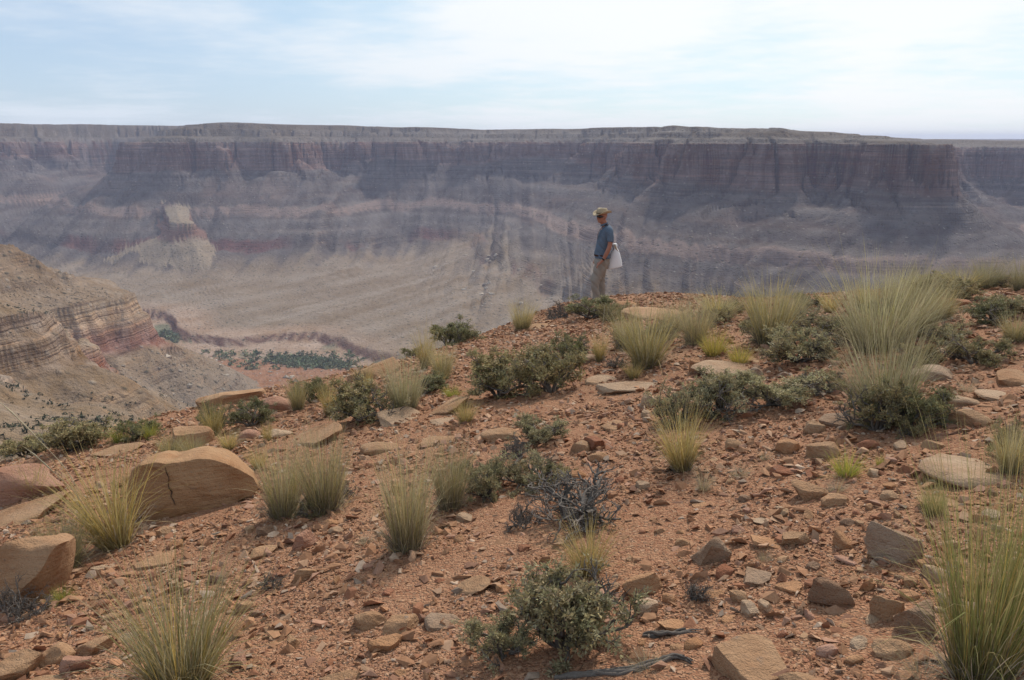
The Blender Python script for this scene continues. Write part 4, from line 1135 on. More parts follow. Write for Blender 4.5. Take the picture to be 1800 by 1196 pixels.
DEADS = [
 (1028, 946, 250, 96, 0, 'wide tangle of dead dark grey twigs above the golden tuft'),
 (920, 935, 90, 50, 1, 'small brown dead twigs at the left of the wide tangle'),
 (30, 1110, 130, 120, 2, 'bare grey shrub against the rounded boulder with black specks'),
 (982, 568, 66, 36, 1, 'dead dark shrub on the skyline left of the standing person'),
 (1100, 620, 76, 36, 2, 'dead grey twigs left of the grey-green grass clump'),
 (1085, 652, 50, 26, 1, 'dead dark twigs left of the small straw-coloured tuft'),
 (905, 812, 70, 36, 1, 'crooked dead trunk left of the small round shrub'),
 (600, 892, 70, 56, 0, 'dead grey roots sticking out of the grass clump'),
 (1440, 700, 84, 44, 2, 'bleached dead twigs between the round shrub and the feathery grass'),
 (476, 1040, 56, 32, 1, 'small dead root lying on open gravel'),
 (1222, 1062, 66, 40, 0, 'dead sprig with one pale stem right of the angular orange block'),
 (630, 705, 80, 46, 2, 'bare dark twigs over the twiggy shrub at the brink'),
 (1650, 745, 70, 50, 1, 'pale curled dead twigs in the dark shrub'),
 (1690, 640, 60, 44, 0, 'dead branches left of the green-brown shrub'),
 (1292, 548, 40, 26, 2, 'dead twigs on the skyline near the low olive grass'),
 (82, 1048, 44, 26, 1, 'short dead stick with grey bark beside the rounded boulder'),
]
def build_plants():
    for i, (u, v, h, w, st, lean, lab, stalk) in enumerate(GRASS):
        nm, ct, gr = 'grass_tuft', 'grass tuft', 'bunch grass tufts on the hilltop'
        if st == 'yellow' or st == 'lime': nm, ct, gr = 'yellow_bush', 'bush', 'small yellow-green bushes'
        put_grass(u, v, h, w, st, i, lab, lean, nm, ct, gr, stalk)
    for i, (u, v, w, h, var, tone, lab) in enumerate(SHRUBS): put_shrub(u, v, w, h, var, tone, lab)
    for u, v, w, h, var, lab in DEADS: put_dead(u, v, w, h, var, lab)

def build_logs():
    rng = np.random.default_rng(5)
    def log(pix, r_px, label, strands):
        pts = [ground_hit(u, v) for u, v in pix]
        s = px_scale(pts[0], *pix[0]); r = r_px * s
        P0 = catmull([(q.x, q.y, q.z + r * .7) for q in pts], 5)
        root = link('dead_log', None, loc=tuple(P0[0])); root.empty_display_size = .05
        for k in range(strands):
            ph, tw = rng.uniform(0, 6.28), rng.uniform(2, 5)
            t = np.linspace(0, 1, len(P0)); a = ph + tw * t
            o = r * .62 * (0 if k == 0 else 1)
            P = P0 - P0[0] + np.stack([0 * t, np.cos(a) * o, np.sin(a) * o * .8], 1) + rng.normal(0, r * .12, P0.shape)
            i0, i1 = (0, len(P)) if k < 2 else (int(rng.integers(0, 4)), len(P) - int(rng.integers(0, 5)))
            rad = np.interp(t, [0, .1, .7, 1], [.45, .75, .6, .15]) * r * rng.uniform(.5, .8)
            V, F, C = tubes([(P[i0:i1], rad[i0:i1], np.array((.14, .118, .10)) * rng.uniform(.7, 1.25))], 7)
            link('strand', mesh_np('log_strand', V, F, MAT_WOOD, True, C), root)
        tag(root, label, 'dead log')
    log([(975, 1196), (1040, 1188), (1100, 1184), (1150, 1172), (1190, 1162), (1218, 1172)], 9, 'twisted bleached dead log by the bottom edge under dry curly grass', 9)
    log([(1130, 1122), (1165, 1120), (1200, 1114), (1236, 1112)], 7, 'split dead log lying under a flat orange stone', 4)
    log([(880, 840), (900, 826), (918, 806), (932, 792)], 6, 'crooked dark dead stem leaning against the small round shrub', 3)

# ================================================================ loose stones and gravel
LANDMARKS = [(345, 905, 'upright cracked slab'), (205, 960, 'leaning yellow grass'), (318, 1190, 'big front grass tuft'), (716, 962, 'twin grass tufts'), (990, 1166, 'large front shrub'),
             (1035, 930, 'tangle of dead twigs'), (1200, 826, 'leaning straw grass'), (1488, 838, 'bright green plant'), (1563, 985, 'speckled boulder'), (1318, 1160, 'largest flat slab'),
             (1460, 1066, 'brown block'), (1252, 990, 'dark pitted rock'), (1690, 850, 'broad pale slab'), (952, 786, 'small round shrub'), (920, 706, 'wide shrub'), (1274, 662, 'undercut flat slab'),
             (1378, 720, 'broad round shrub'), (706, 746, 'propped flat slab'), (540, 905, 'grass clump with roots'), (652, 1104, 'rounded tan stone'), (1130, 1046, 'angular orange block'), (1590, 760, 'dark shrub'),
             (35, 1066, 'rounded speckled boulder'), (1110, 1175, 'twisted log'), (1086, 755, 'lens-shaped rock')]
def build_stones(count=185):
    rnd = random.Random(11)
    made = []
    tries = 0
    while len(made) < count and tries < 9000:
        tries += 1
        u = rnd.uniform(10, 1790); v = 600 + 590 * rnd.random() ** .62
        # stonier on the right and towards the front, as in the photograph
        dens = .35 + .65 * min(max((u - 850) / 400, 0), 1) * (1 if v > 800 else .35)
        if v < 780 and u < 620: continue
        if v < 690 and u < 900: continue
        if rnd.random() > dens: continue
        w = rnd.uniform(15, 40) * (.55 + .45 * (v - 600) / 560)
        if rnd.random() < .12: w *= 1.35
        if any((u - a) ** 2 + (1.5 * (v - b)) ** 2 < (r + w * .45) ** 2 for a, b, r in PLACED): continue
        kind = rnd.choice(['shard', 'chip', 'chip', 'block', 'slab', 'slab', 'round'])
        tone = rnd.choice(['orange', 'orange', 'tan', 'tan', 'pink', 'pale', 'red', 'brown'])
        h = w * {'shard': .62, 'chip': .55, 'block': .62, 'slab': .36, 'round': .6}[kind] * rnd.uniform(.85, 1.15)
        made.append((u, v, w, h, kind, tone, rnd.uniform(-14, 14), rnd.uniform(-16, 16), rnd.randrange(6), rnd.uniform(0, 360)))
        PLACED.append((u, v - h * .4, w * .5))
    adj = {'shard': 'wedge-shaped', 'chip': 'angular', 'block': 'blocky', 'slab': 'flat', 'round': 'rounded'}
    tname = {'orange': 'orange', 'tan': 'tan', 'pink': 'pinkish', 'pale': 'pale', 'red': 'red-brown', 'brown': 'brown'}
    labs = {}
    rows = []
    for m in made:
        u, v, w, h, kind, tone = m[:6]
        lu, lv, ln = min(LANDMARKS, key=lambda q: (q[0] - u) ** 2 + (1.4 * (q[1] - v)) ** 2)
        du, dv = u - lu, v - lv
        rel = ('right of' if du > 0 else 'left of') if abs(du) > 1.3 * abs(dv) else ('in front of' if dv > 0 else 'behind')
        size = 'tiny' if w < 17 else 'small' if w < 25 else 'fist-sized' if w < 34 else 'larger'
        lab = f'{size} {adj[kind]} {tname[tone]} stone on the gravel {rel} the {ln}'
        rows.append([m, lab, math.hypot(du, dv)]); labs.setdefault(lab, []).append(len(rows) - 1)
    for lab, ids in labs.items():
        if len(ids) > 1:
            ids.sort(key=lambda i: rows[i][2])
            for n, i in enumerate(ids): rows[i][1] = lab.replace(' stone on the gravel', ' stone, ' + ('nearer' if n == 0 else 'farther' if n == 1 else 'farthest') + ' of its like,')
    for m, lab, _ in rows:
        u, v, w, h, kind, tone, t0, t1, sd, yaw = m
        put_rock(u, v, w, h, kind, tone, lab, 600 + sd, name='stone', cat='stone', tilt=(t0, t1), group='loose stones on the gravel', yaw=yaw, sink=.22)
        PLACED.pop()

def build_gravel():
    rng = np.random.default_rng(77)
    base = []
    for k in range(14):
        bm = bmesh.new()
        for q in rng.normal(size=(8, 3)):
            q = q / np.linalg.norm(q) * rng.uniform(.75, 1.0)
            bm.verts.new(q * np.array([1, rng.uniform(.65, 1), rng.uniform(.45, .8)]))
        r = bmesh.ops.convex_hull(bm, input=bm.verts)
        bmesh.ops.delete(bm, geom=[v for v in bm.verts if not v.link_faces], context='VERTS')
        bmesh.ops.triangulate(bm, faces=bm.faces[:])
        bm.verts.index_update()
        base.append((np.array([v.co[:] for v in bm.verts]), np.array([[v.index for v in f.verts] for f in bm.faces]))); bm.free()
    N = 128000
    r = 1.9 * (26 / 1.9) ** (rng.uniform(0, 1, N) ** .92)
    th = rng.uniform(-40, 40, N) * np.pi / 180
    x, y = r * np.sin(th), r * np.cos(th)
    se, _ = sdf_brink(x, y)
    patch = fbm(x / 1.3, y / 1.3, 3, 71)
    keep = (se < 3.5) & (rng.uniform(0, 1, N) < np.clip(1.0 + .7 * patch, .62, 1))
    x, y, r = x[keep], y[keep], r[keep]
    n = len(x)
    smin = .0022 * r
    size = smin * (1 + rng.pareto(2.3, n) * .9)
    size = np.clip(size, .004, .05 + .0012 * r)
    z = near_height(x, y)
    pal = np.array([(.45, .24, .13), (.42, .215, .115), (.51, .31, .19), (.36, .165, .09), (.46, .255, .165), (.57, .41, .29), (.28, .145, .09), (.40, .29, .21)])
    col = pal[rng.choice(len(pal), n, p=[.25, .21, .14, .14, .11, .05, .06, .04])] * rng.uniform(.8, 1.15, (n, 1))
    yaw = rng.uniform(0, 2 * np.pi, n); pit = rng.normal(0, .32, n); rol = rng.normal(0, .32, n)
    vid = rng.integers(0, len(base), n)
    VV, FF, CC = [], [], []; off = 0
    for k, (bv, bf) in enumerate(base):
        i = np.nonzero(vid == k)[0]
        c, s = np.cos(yaw[i]), np.sin(yaw[i])
        P = np.repeat(bv[None], len(i), 0) * (size[i, None, None] * np.stack([np.ones(len(i)), rng.uniform(.7, 1, len(i)), rng.uniform(.5, .95, len(i))], 1)[:, None, :])
        px, py, pz = P[..., 0], P[..., 1], P[..., 2]
        py, pz = py * np.cos(pit[i])[:, None] - pz * np.sin(pit[i])[:, None], py * np.sin(pit[i])[:, None] + pz * np.cos(pit[i])[:, None]
        px, pz = px * np.cos(rol[i])[:, None] - pz * np.sin(rol[i])[:, None], px * np.sin(rol[i])[:, None] + pz * np.cos(rol[i])[:, None]
        X = px * c[:, None] - py * s[:, None] + x[i, None]; Y = px * s[:, None] + py * c[:, None] + y[i, None]
        Z = pz + (z[i] + size[i] * .17)[:, None]
        m = bv.shape[0]
        VV.append(np.stack([X, Y, Z], -1).reshape(-1, 3)); CC.append(np.repeat(col[i], m, 0))
        FF.append((np.arange(len(i))[:, None, None] * m + bf[None]).reshape(-1, 3) + off); off += len(i) * m
    me = mesh_np('gravel', np.vstack(VV), np.vstack(FF), MAT_GRAVEL, False, np.vstack(CC))
    o = link('gravel', me); tag(o, 'orange-red gravel strewn over the whole hilltop', 'gravel', kind='stuff')

def clumps(name, pts, sizes, cols, per, label, cat, mat=None, flat=.8):
    """tiny far-off bushes or blocks, too many to count"""
    rng = np.random.default_rng(len(pts))
    n = len(pts)
    c = np.repeat(pts, per, 0) + rng.normal(0, .42, (n * per, 3)) * np.repeat(sizes, per)[:, None] * np.array([1, 1, flat * .6]) + np.array([0, 0, .35]) * np.repeat(sizes, per)[:, None]
    t = rng.normal(0, .36, (n * per, 3, 3)) * np.repeat(sizes, per)[:, None, None]
    V = (c[:, None] + t).reshape(-1, 3)
    F = np.arange(len(V)).reshape(-1, 3)
    C = np.repeat(np.repeat(cols, per, 0) * rng.uniform(.7, 1.3, (n * per, 1)), 3, 0)
    o = link(name, mesh_np(name, V, F, mat or MAT_SCRUB, False, C)); tag(o, label, cat, kind='stuff'); return o

def build_far_scrub():
    rng = np.random.default_rng(8)
    # tamarisk and willow along the wash
    P = []
    for _ in range(60000):
        u, v = rng.uniform(270, 640), rng.uniform(578, 700)
        g1 = ((u - 294) / 18) ** 2 + ((v - 602) / 15) ** 2 < 1
        g2 = ((u - 545) / 70) ** 2 + ((v - 640 - (u - 545) * .07) / 7) ** 2 < 1
        g3 = ((u - 450) / 70) ** 2 + ((v - 668 - (u - 450) * .13) / 8) ** 2 < 1
        loose = v > 622 and rng.uniform() < .035
        if g1 or g2 or g3 or loose:
            if not (g1 or loose) and rng.uniform() < .35: continue
            P.append((u, v))
        if len(P) > 3000: break
    d = np.array([ray(u, v) for u, v in P]); yy = np.linspace(380, 860, 97)
    X = d[:, 0:1] * yy; Y = np.repeat(yy[None], len(d), 0)
    H = terrain(X, Y) - d[:, 2:3] * yy
    k = np.argmax(H > 0, axis=1); ok = H[np.arange(len(d)), k] > 0
    P = np.column_stack([X[np.arange(len(d)), k], yy[k]])[ok]
    P = P + rng.uniform(-2.5, 2.5, P.shape)
    Z = terrain(P[:, 0], P[:, 1]); ok = Z < FLOOR + 14
    P, Z = P[ok], Z[ok]
    pts = np.column_stack([P, Z]); n = len(pts)
    cols = np.array((.165, .195, .10)) * rng.uniform(.7, 1.35, (n, 1)) * np.column_stack([rng.uniform(.85, 1.3, n), np.ones(n), np.ones(n)])
    clumps('wash_thicket', pts, rng.uniform(1.0, 2.8, n), cols, 16, 'green thickets along the dry wash on the canyon floor', 'thicket')
    # scattered dark scrub on the near wall and its slopes
    th = rng.uniform(-33, -12, 9000) * np.pi / 180; rr = rng.uniform(60, 520, 9000) ** 1.0
    x, y = rr * np.sin(th), rr * np.cos(th)
    n0, _ = sdf_near(x, y)
    ok = (np.abs(n0 - 8) > 9) & (n0 < 190) & (fbm(x / 40, y / 40, 3, 91) > -.25)
    x, y = x[ok], y[ok]; z = terrain(x, y); n = len(x)
    cols = np.array((.062, .066, .040)) * rng.uniform(.7, 1.5, (n, 1))
    clumps('slope_scrub', np.column_stack([x, y, z]), rng.uniform(.22, .62, n), cols, 9, 'small dark scrub dotted over the near canyon slope', 'scrub')
    # fallen blocks on the slopes
    x = rng.uniform(-230, 60, 2600); y = rng.uniform(260, 960, 2600)
    n0, _ = sdf_near(x, y); s0, _ = sdf_rim(x, y)
    ok = ((n0 > 16) & (n0 < 150)) | ((s0 > 190) & (s0 < 265))
    x, y = x[ok], y[ok]; z = terrain(x, y); n = len(x)
    bv, bf = ICO[2][0][:12], None
    bm = bmesh.new(); bmesh.ops.create_icosphere(bm, subdivisions=1, radius=1.0)
    bv = np.array([q.co[:] for q in bm.verts]); bf = np.array([[w.index for w in f.verts] for f in bm.faces]); bm.free()
    sz = .35 * (1 + rng.pareto(2.2, n)); sz = np.clip(sz, .3, 2.8)
    V = bv[None] * rng.uniform(.55, 1.25, (n, len(bv), 1)) * sz[:, None, None] * np.array([1.2, 1, .7]) + np.stack([x, y, z], 1)[:, None]
    F = (np.arange(n)[:, None, None] * len(bv) + bf[None]).reshape(-1, 3)
    C = np.repeat(np.array((.42, .34, .26)) * rng.uniform(.65, 1.35, (n, 1)), len(bv), 0)
    o = link('talus_blocks', mesh_np('talus_blocks', V.reshape(-1, 3), F, MAT_SCRUB, False, C)); tag(o, 'pale fallen blocks strewn over the canyon slopes', 'rubble', kind='stuff')

# ================================================================ the standing person
def sweep(P, ra, rb, sides=18, ref=(0, 1, 0), cap=True):
    """closed tube through P; ra is the half width across ref, rb the half width along it"""
    P = np.asarray(P, float); n = len(P)
    d = np.gradient(P, axis=0); d /= np.linalg.norm(d, axis=1, keepdims=True)
    b = np.tile(np.array(ref, float), (n, 1)); b = b - (b * d).sum(1, keepdims=True) * d; b /= np.linalg.norm(b, axis=1, keepdims=True)
    a = np.cross(b, d)
    th = np.arange(sides) * 2 * np.pi / sides
    ra = np.asarray(ra, float); rb = np.asarray(rb, float)
    V = (P[:, None] + (ra[:, None] * np.cos(th))[..., None] * a[:, None] + (rb[:, None] * np.sin(th))[..., None] * b[:, None]).reshape(-1, 3)
    F = [(i * sides + j, i * sides + (j + 1) % sides, (i + 1) * sides + (j + 1) % sides, (i + 1) * sides + j) for i in range(n - 1) for j in range(sides)]
    tris = []
    for f in F: tris += [(f[0], f[1], f[2]), (f[0], f[2], f[3])]
    if cap:
        V = np.vstack([V, P[:1], P[-1:]]); c0, c1 = len(V) - 2, len(V) - 1
        for j in range(sides):
            tris.append((c0, (j + 1) % sides, j)); tris.append((c1, (n - 1) * sides + j, (n - 1) * sides + (j + 1) % sides))
    return V, np.array(tris)

def smooth_path(pts, m=5):
    """rows (x, y, z, ra, rb) interpolated smoothly"""
    Q = catmull(pts, m); return Q[:, :3], Q[:, 3], Q[:, 4]

def weld(name, shapes, voxel, mat, parent, smooth=3, wrinkle=0.0):
    """several closed shapes grown together into one continuous skin"""
    VV, FF, off = [], [], 0
    for V, F in shapes:
        VV.append(V); FF.append(F + off); off += len(V)
    me = mesh_np(name, np.vstack(VV), np.vstack(FF), None, True)
    o = link(name, me)
    m = o.modifiers.new('r', 'REMESH'); m.mode = 'VOXEL'; m.voxel_size = voxel; m.use_smooth_shade = True
    m2 = o.modifiers.new('s', 'SMOOTH'); m2.factor = .5; m2.iterations = smooth
    dg = bpy.context.evaluated_depsgraph_get()
    me2 = bpy.data.meshes.new_from_object(o.evaluated_get(dg))
    o.modifiers.clear(); o.data = me2; bpy.data.meshes.remove(me); me2.name = name
    if wrinkle:
        co = np.empty(len(me2.vertices) * 3, np.float32); me2.vertices.foreach_get('co', co); co = co.reshape(-1, 3)
        nr = np.empty(len(me2.vertices) * 3, np.float32); me2.vertices.foreach_get('normal', nr); nr = nr.reshape(-1, 3)
        q = co.copy().astype(float); q[:, 2] = q[:, 2] * 1.0 + q[:, 0] * .9
        w = noise3(q * np.array([.6, .6, 1.7]), .085, 5) * wrinkle
        me2.vertices.foreach_set('co', (co + nr * w[:, None]).astype(np.float32).ravel())
    me2.materials.clear(); me2.materials.append(mat)
    me2.polygons.foreach_set('use_smooth', np.ones(len(me2.polygons), bool))
    o.parent = parent
    return o

def build_person():
    foot = ground_hit(1052, 531)
    top = ray(1055, 362)
    Hm = foot.z * 0 + (top[2] * foot.y - foot.z)
    k = Hm / 1.865
    root = link('person', None, loc=foot, scale=(k, k, k)); root.empty_display_size = .1
    tag(root, 'person standing at the brink in straw hat, blue shirt and khaki trousers', 'person')
    skin = plain('sunburnt_skin', (.36, .155, .095), .6, .35, .25, 14, .1)
    shirt_m = plain('blue_checked_cloth', (.125, .165, .215), .9, .1, .5, 60, .3)
    khaki = plain('khaki_cloth', (.30, .26, .215), .92, .1, .3, 12, .3)
    straw = plain('straw_hat_weave', (.44, .345, .225), .85, .15, .35, 120, .4)
    dark = plain('dark_plastic', (.012, .012, .013), .25, .5)
    strapm = plain('brown_webbing', (.06, .03, .022), .8, .1)
    bootm = plain('brown_leather', (.13, .08, .05), .7, .2, .3, 20, .2)
    band = plain('hat_band_cloth', (.16, .10, .055), .9, .1)
    # the figure faces -x; the near side is -y
    def head():
        P = [(.075, 0, 1.49, .052, .055), (.07, 0, 1.53, .054, .056), (.06, 0, 1.565, .058, .058), (.035, 0, 1.585, .070, .062), (.022, 0, 1.61, .085, .068), (.022, 0, 1.65, .096, .074), (.030, 0, 1.70, .100, .077), (.036, 0, 1.745, .088, .070), (.04, 0, 1.775, .045, .04)]
        sh = [sweep(*smooth_path(P, 4), ref=(0, 1, 0))]
        # turn the head towards the camera: features lie on the -x -y side
        ang = R(38); f = np.array([-math.cos(ang), -math.sin(ang), 0.0]); sd = np.array([-math.sin(ang), math.cos(ang), 0])
        c = np.array([.028, 0, 1.65])
        def ball(p, r, st=(1, 1, 1)):
            v, fc = ICO[2]; return v * r * np.array(st) + p, fc
        sh.append(ball(c + f * .096 + np.array([0, 0, -.018]), .016, (1, 1, 1.5)))           # nose
        sh.append(ball(c + f * .086 + np.array([0, 0, -.004]), .012, (1, 1, 1.8)))
        sh.append(ball(c + f * .074 + np.array([0, 0, -.078]), .030, (1, 1.1, .8)))           # chin
        sh.append(ball(c + f * .088 + np.array([0, 0, -.048]), .013, (1, 1.6, .6)))           # mouth
        sh.append(ball(c + f * .083 + sd * .032 + np.array([0, 0, .016]), .012)); sh.append(ball(c + f * .083 - sd * .032 + np.array([0, 0, .016]), .012))
        for sg in (-1, 1): sh.append(ball(c + sd * sg * .083 + f * -.008 + np.array([0, 0, -.01]), .026, (.8, .45, 1.25)))
        return sh
    def arm(pts): return sweep(*smooth_path(pts, 5), ref=(0, 1, 0))
    near_arm = [(.165, -.205, 1.40, .052, .052), (.172, -.235, 1.28, .050, .048), (.168, -.25, 1.16, .044, .042), (.150, -.255, 1.09, .041, .040), (.112, -.26, 1.00, .042, .038), (.062, -.262, .905, .033, .029), (.028, -.262, .852, .026, .030), (.0, -.262, .825, .022, .036), (-.03, -.262, .79, .019, .042), (-.05, -.262, .768, .012, .036)]
    far_arm = [(.145, .205, 1.40, .052, .052), (.135, .24, 1.28, .050, .048), (.125, .255, 1.16, .044, .042), (.10, .26, 1.09, .041, .040), (.05, .25, 1.00, .042, .038), (.0, .235, .905, .033, .029), (-.02, .225, .86, .026, .030), (-.045, .22, .825, .020, .038), (-.065, .215, .795, .016, .038)]
    shapes = head() + [arm(near_arm), arm(far_arm), sweep(*smooth_path([(.10, 0, 1.30, .09, .14), (.095, 0, 1.42, .085, .15), (.085, 0, 1.47, .06, .08), (.075, 0, 1.52, .053, .055)], 4))]
    def fingers(w, dirx, ys, down):
        out = []
        for i, y in enumerate(ys):
            L = (.070, .080, .076, .060)[i]
            b = np.array([w[0], y, w[2]])
            d1 = np.array([dirx[0], 0, dirx[1]])
            p = [b, b + d1 * L * .45, b + d1 * L * .72 + np.array([.006, 0, -.012]), b + d1 * L * .82 + np.array([.016, 0, -.03])]
            out.append(sweep(np.array(p), [.0095, .009, .0085, .006], [.0095, .009, .0085, .006], 8))
        return out
    shapes += fingers((-.042, 0, .775), (-.72, -.69), (-.292, -.273, -.254, -.236), 1)
    shapes.append(sweep(np.array([(-.005, -.232, .825), (-.035, -.222, .812), (-.058, -.222, .79), (-.07, -.225, .772)]), [.012, .0115, .010, .007], [.012, .0115, .010, .007], 8))
    shapes += fingers((-.062, 0, .80), (-.72, -.69), (.190, .206, .222, .238), 1)
    shapes.append(sweep(np.array([(-.03, .255, .83), (-.055, .262, .812), (-.075, .262, .795)]), [.012, .011, .008], [.012, .011, .008], 8))
    weld('body', shapes, .0055, skin, root, 2)
    # shirt: torso with short sleeves
    torso = [(.055, 0, .86, .165, .185), (.055, 0, .90, .162, .186), (.06, 0, 1.00, .152, .178), (.085, 0, 1.14, .150, .182), (.108, 0, 1.28, .150, .195), (.118, 0, 1.38, .135, .200), (.115, 0, 1.44, .105, .175), (.098, 0, 1.485, .070, .095), (.085, 0, 1.505, .060, .066)]
    slv = lambda s: arm([(.13, s * .13, 1.42, .075, .07), (.158, s * .195, 1.40, .072, .068), (.172, s * .228, 1.32, .068, .064), (.176, s * .245, 1.235, .066, .060), (.174, s * .25, 1.20, .062, .057)])
    sh = weld('shirt', [sweep(*smooth_path(torso, 5)), slv(-1), slv(1)], .010, shirt_m, root, 2, .011)
    # collar and buttoned front as a child of the shirt
    th = np.linspace(0, 2 * np.pi, 21)
    ring = np.stack([.077 + .068 * np.cos(th), .066 * np.sin(th), 1.515 + .022 * np.cos(th)], 1)
    V, F = sweep(ring, np.full(21, .006), np.full(21, .020), 8, ref=(0, 0, 1), cap=False)
    link('collar', mesh_np('collar', V, F, shirt_m), sh)
    # trousers
    hip = [(.05, 0, .945, .148, .170), (.05, 0, .90, .152, .176), (.045, 0, .83, .158, .182), (.03, 0, .75, .150, .178), (.02, 0, .70, .11, .12)]
    def leg(pts): return sweep(*smooth_path(pts, 5))
    nearleg = [(.035, -.095, .80, .135, .092), (.0, -.10, .68, .125, .095), (-.045, -.105, .54, .105, .088), (-.085, -.11, .41, .086, .080), (-.085, -.11, .33, .084, .078), (-.07, -.108, .20, .078, .075), (-.052, -.105, .09, .074, .074), (-.05, -.105, .055, .076, .076)]
    farleg = [(.045, .095, .80, .135, .092), (.045, .10, .68, .120, .095), (.05, .105, .54, .098, .088), (.058, .11, .41, .082, .080), (.062, .11, .33, .080, .078), (.066, .108, .20, .072, .075), (.07, .105, .09, .068, .074), (.07, .105, .055, .07, .076)]
    tr = weld('trousers', [sweep(*smooth_path(hip, 4)), leg(nearleg), leg(farleg)], .010, khaki, root, 2, .013)
    bt = np.linspace(0, 2 * np.pi, 33)
    V, F = sweep(np.stack([.05 + .153 * np.cos(bt), .175 * np.sin(bt), .925 + 0 * bt], 1), np.full(33, .005), np.full(33, .017), 8, ref=(0, 0, 1), cap=False)
    link('belt', mesh_np('belt', V, F, strapm), tr)
    for s, x in ((-1, -.05), (1, .07)):
        b = [(x + .055, s * .105, .045, .045, .042), (x + .02, s * .105, .06, .062, .048), (x - .06, s * .107, .048, .05, .048), (x - .13, s * .11, .034, .034, .046), (x - .175, s * .112, .026, .02, .03)]
        Q = catmull(b, 4); V, F = sweep(Q[:, :3], Q[:, 3], Q[:, 4], 14)
        V[:, 2] = np.maximum(V[:, 2], 0)
        link('boot', mesh_np('boot', V, F, bootm), root)
    # hat: creased crown and a brim rolled up at the sides
    ang = R(38); nt, ring = 64, []
    rows = [(.0, .128, 0), (.25, .126, 0), (.5, .132, 0), (.72, .128, 0), (.86, .115, 0), (.94, .088, 0), (1.0, .03, 0)]
    V = []
    th = np.arange(nt) * 2 * np.pi / nt
    brim = [(1.75, 0), (1.55, 0), (1.3, 0), (1.1, 0), (1.0, 0)]
    fx, fy = -math.cos(ang), -math.sin(ang)
    for r, _ in brim:
        e = (r - 1) / .75
        up = .062 * e ** 1.6 * np.abs(np.sin(th)) ** 2 - .014 * e * np.abs(np.cos(th))
        V.append(np.stack([np.cos(th) * .118 * (1 + (r - 1) * .98), np.sin(th) * .098 * (1 + (r - 1) * .86 * (1 - .18 * e)), up], 1))
    for z, w in [(.03, 1.0), (.055, .97), (.08, .92), (.098, .82), (.106, .62), (.098, .30), (.092, .05)]:
        crease = -.018 * np.exp(-(np.sin(th) * w / .28) ** 2) * (1 if z > .09 else 0) * (np.abs(np.cos(th)) > -1)
        pinch = 1 - .13 * (z / .11) * np.clip(np.cos(th), 0, 1) ** 2
        V.append(np.stack([np.cos(th) * .118 * w * pinch, np.sin(th) * .098 * w * (1 - .1 * z / .1 * np.clip(np.cos(th), 0, 1)), np.full(nt, z) + crease + .012 * np.cos(th) * (z / .11)], 1))
    V = np.array(V); nrow = len(V)
    ca, sa = math.cos(math.pi + ang), math.sin(math.pi + ang)
    pts = V.reshape(-1, 3); pts = np.stack([pts[:, 0] * ca - pts[:, 1] * sa, pts[:, 0] * sa + pts[:, 1] * ca, pts[:, 2]], 1)
    F = [(i * nt + j, i * nt + (j + 1) % nt, (i + 1) * nt + (j + 1) % nt, (i + 1) * nt + j) for i in range(nrow - 1) for j in range(nt)]
    hm = mesh_np('hat', pts, np.array(F), straw)
    hat = link('hat', hm, root, loc=(.032, -.002, 1.722), rot=(R(2), R(-5), 0))
    sm = hat.modifiers.new('thickness', 'SOLIDIFY'); sm.thickness = .006
    bandr = V[5].copy(); bandr = np.stack([bandr[:, 0] * ca - bandr[:, 1] * sa, bandr[:, 0] * sa + bandr[:, 1] * ca, bandr[:, 2]], 1)
    bandr = np.vstack([bandr, bandr[:1]]); bandr[:, :2] *= 1.035; bandr[:, 2] = .017
    Vb, Fb = sweep(bandr, np.full(nt + 1, .003), np.full(nt + 1, .012), 6, ref=(0, 0, 1), cap=False)
    link('hat_band', mesh_np('hat_band', Vb, Fb, band), hat)
    # wrap-round sunglasses, strap across the chest, watch
    c = np.array([.028, 0, 1.664]); t = np.linspace(-1.25, 1.25, 19)
    f = np.array([-math.cos(ang), -math.sin(ang), 0]); sd = np.array([-math.sin(ang), math.cos(ang), 0])
    P = c + np.outer(np.cos(t) * .108, f) + np.outer(np.sin(t) * .086, sd)
    hh = np.interp(np.abs(t), [0, .12, .25, .8, 1.0, 1.25], [.012, .017, .023, .020, .010, .006])
    V, F = sweep(P, np.full(19, .0045), hh, 8, ref=(0, 0, 1)); link('sunglasses', mesh_np('sunglasses', V, F, dark), root)
    st = catmull([(.15, -.05, 1.515), (.10, -.085, 1.515), (.035, -.105, 1.475), (-.025, -.10, 1.40), (-.050, -.085, 1.31), (-.056, -.07, 1.24)], 5)
    V, F = sweep(st, np.full(len(st), .004), np.full(len(st), .013), 8, ref=(0, 1, 0)); link('strap', mesh_np('strap', V, F, strapm), root)
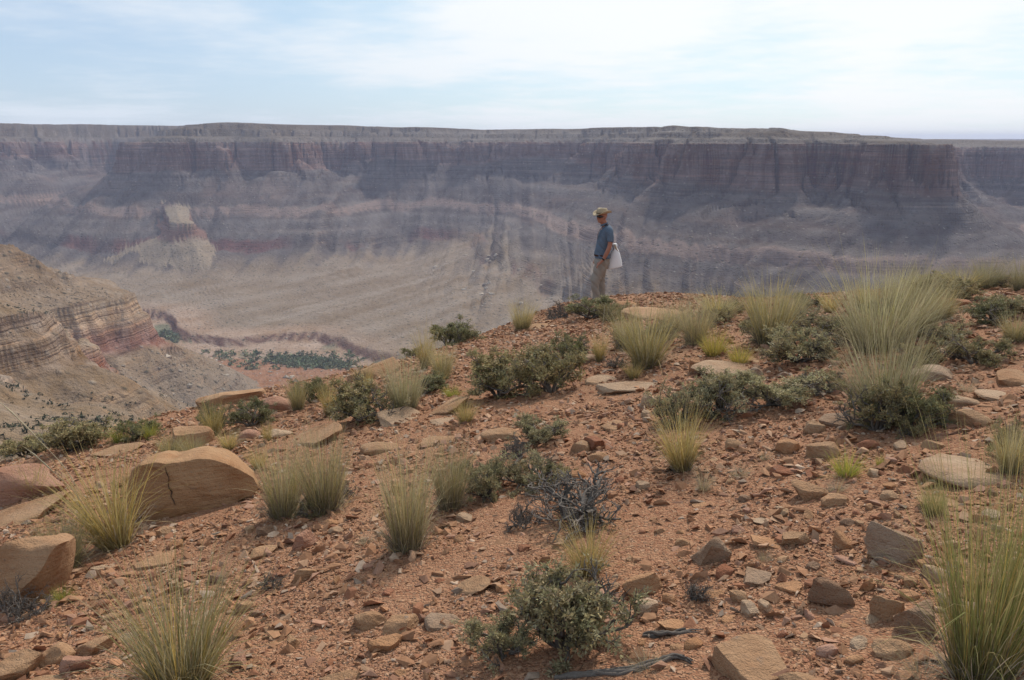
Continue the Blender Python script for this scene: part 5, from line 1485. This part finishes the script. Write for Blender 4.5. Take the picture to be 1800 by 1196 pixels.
    wt_ = np.linspace(0, 2 * np.pi, 17); d = np.array([-.55, 0, -.83]); a = np.array([.83, 0, -.55])
    ringp = np.array([.042, -.262, .876]) + np.outer(np.cos(wt_) * .034, a) + np.outer(np.sin(wt_) * .037, (0, 1, 0))
    V, F = sweep(ringp, np.full(17, .005), np.full(17, .013), 8, ref=tuple(d), cap=False); w = link('watch', mesh_np('watch', V, F, dark), root)
    # white bag hanging behind the hip, on its own
    wm = plain('white_canvas', (.78, .77, .76), .8, .2, .12, 10, .2)
    bag = link('bag', None, loc=foot, scale=(k, k, k)); bag.empty_display_size = .1
    tag(bag, 'white bag hanging behind the hip of the standing person', 'bag')
    B = [(.285, .02, 1.135, .040, .050), (.295, .02, 1.10, .046, .055), (.298, .02, 1.05, .044, .052), (.300, .02, 1.00, .072, .066), (.300, .02, .93, .098, .080), (.298, .02, .84, .122, .090), (.298, .02, .76, .140, .094), (.298, .02, .69, .148, .094), (.298, .02, .680, .147, .093), (.298, .02, .672, .13, .08)]
    Q = catmull(B, 5); V, F = sweep(Q[:, :3], Q[:, 3], Q[:, 4], 28)
    V[:, 2] += (V[:, 0] - .298) * .22 * sstep(1.0, .7, V[:, 2])
    V += noise3(V * np.array([1.2, 1.2, .6]), .07, 3)[:, None] * .002 * (V - np.array([.298, .02, .85])) / .15
    link('cloth', mesh_np('bag_cloth', V, F, wm), bag)
    s2 = catmull([(.262, -.035, 1.02), (.235, -.055, 1.12), (.20, -.075, 1.28), (.175, -.085, 1.42), (.145, -.085, 1.48), (.10, -.08, 1.53)], 4)
    V, F = sweep(s2, np.full(len(s2), .004), np.full(len(s2), .016), 8, ref=(0, 1, 0)); link('shoulder_strap', mesh_np('shoulder_strap', V, F, strapm), bag)
    V, F = sweep(np.array([(.29, -.035, 1.13), (.30, -.04, 1.07), (.335, -.03, 1.02), (.365, -.02, .98)]), [.012, .014, .012, .004], [.006, .006, .006, .004], 8); link('drawcord_flap', mesh_np('drawcord_flap', V, F, straw), bag)

build_great_slab()
build_rocks()
build_plants()
build_logs()
build_person()
build_stones()
build_gravel()
build_far_scrub()
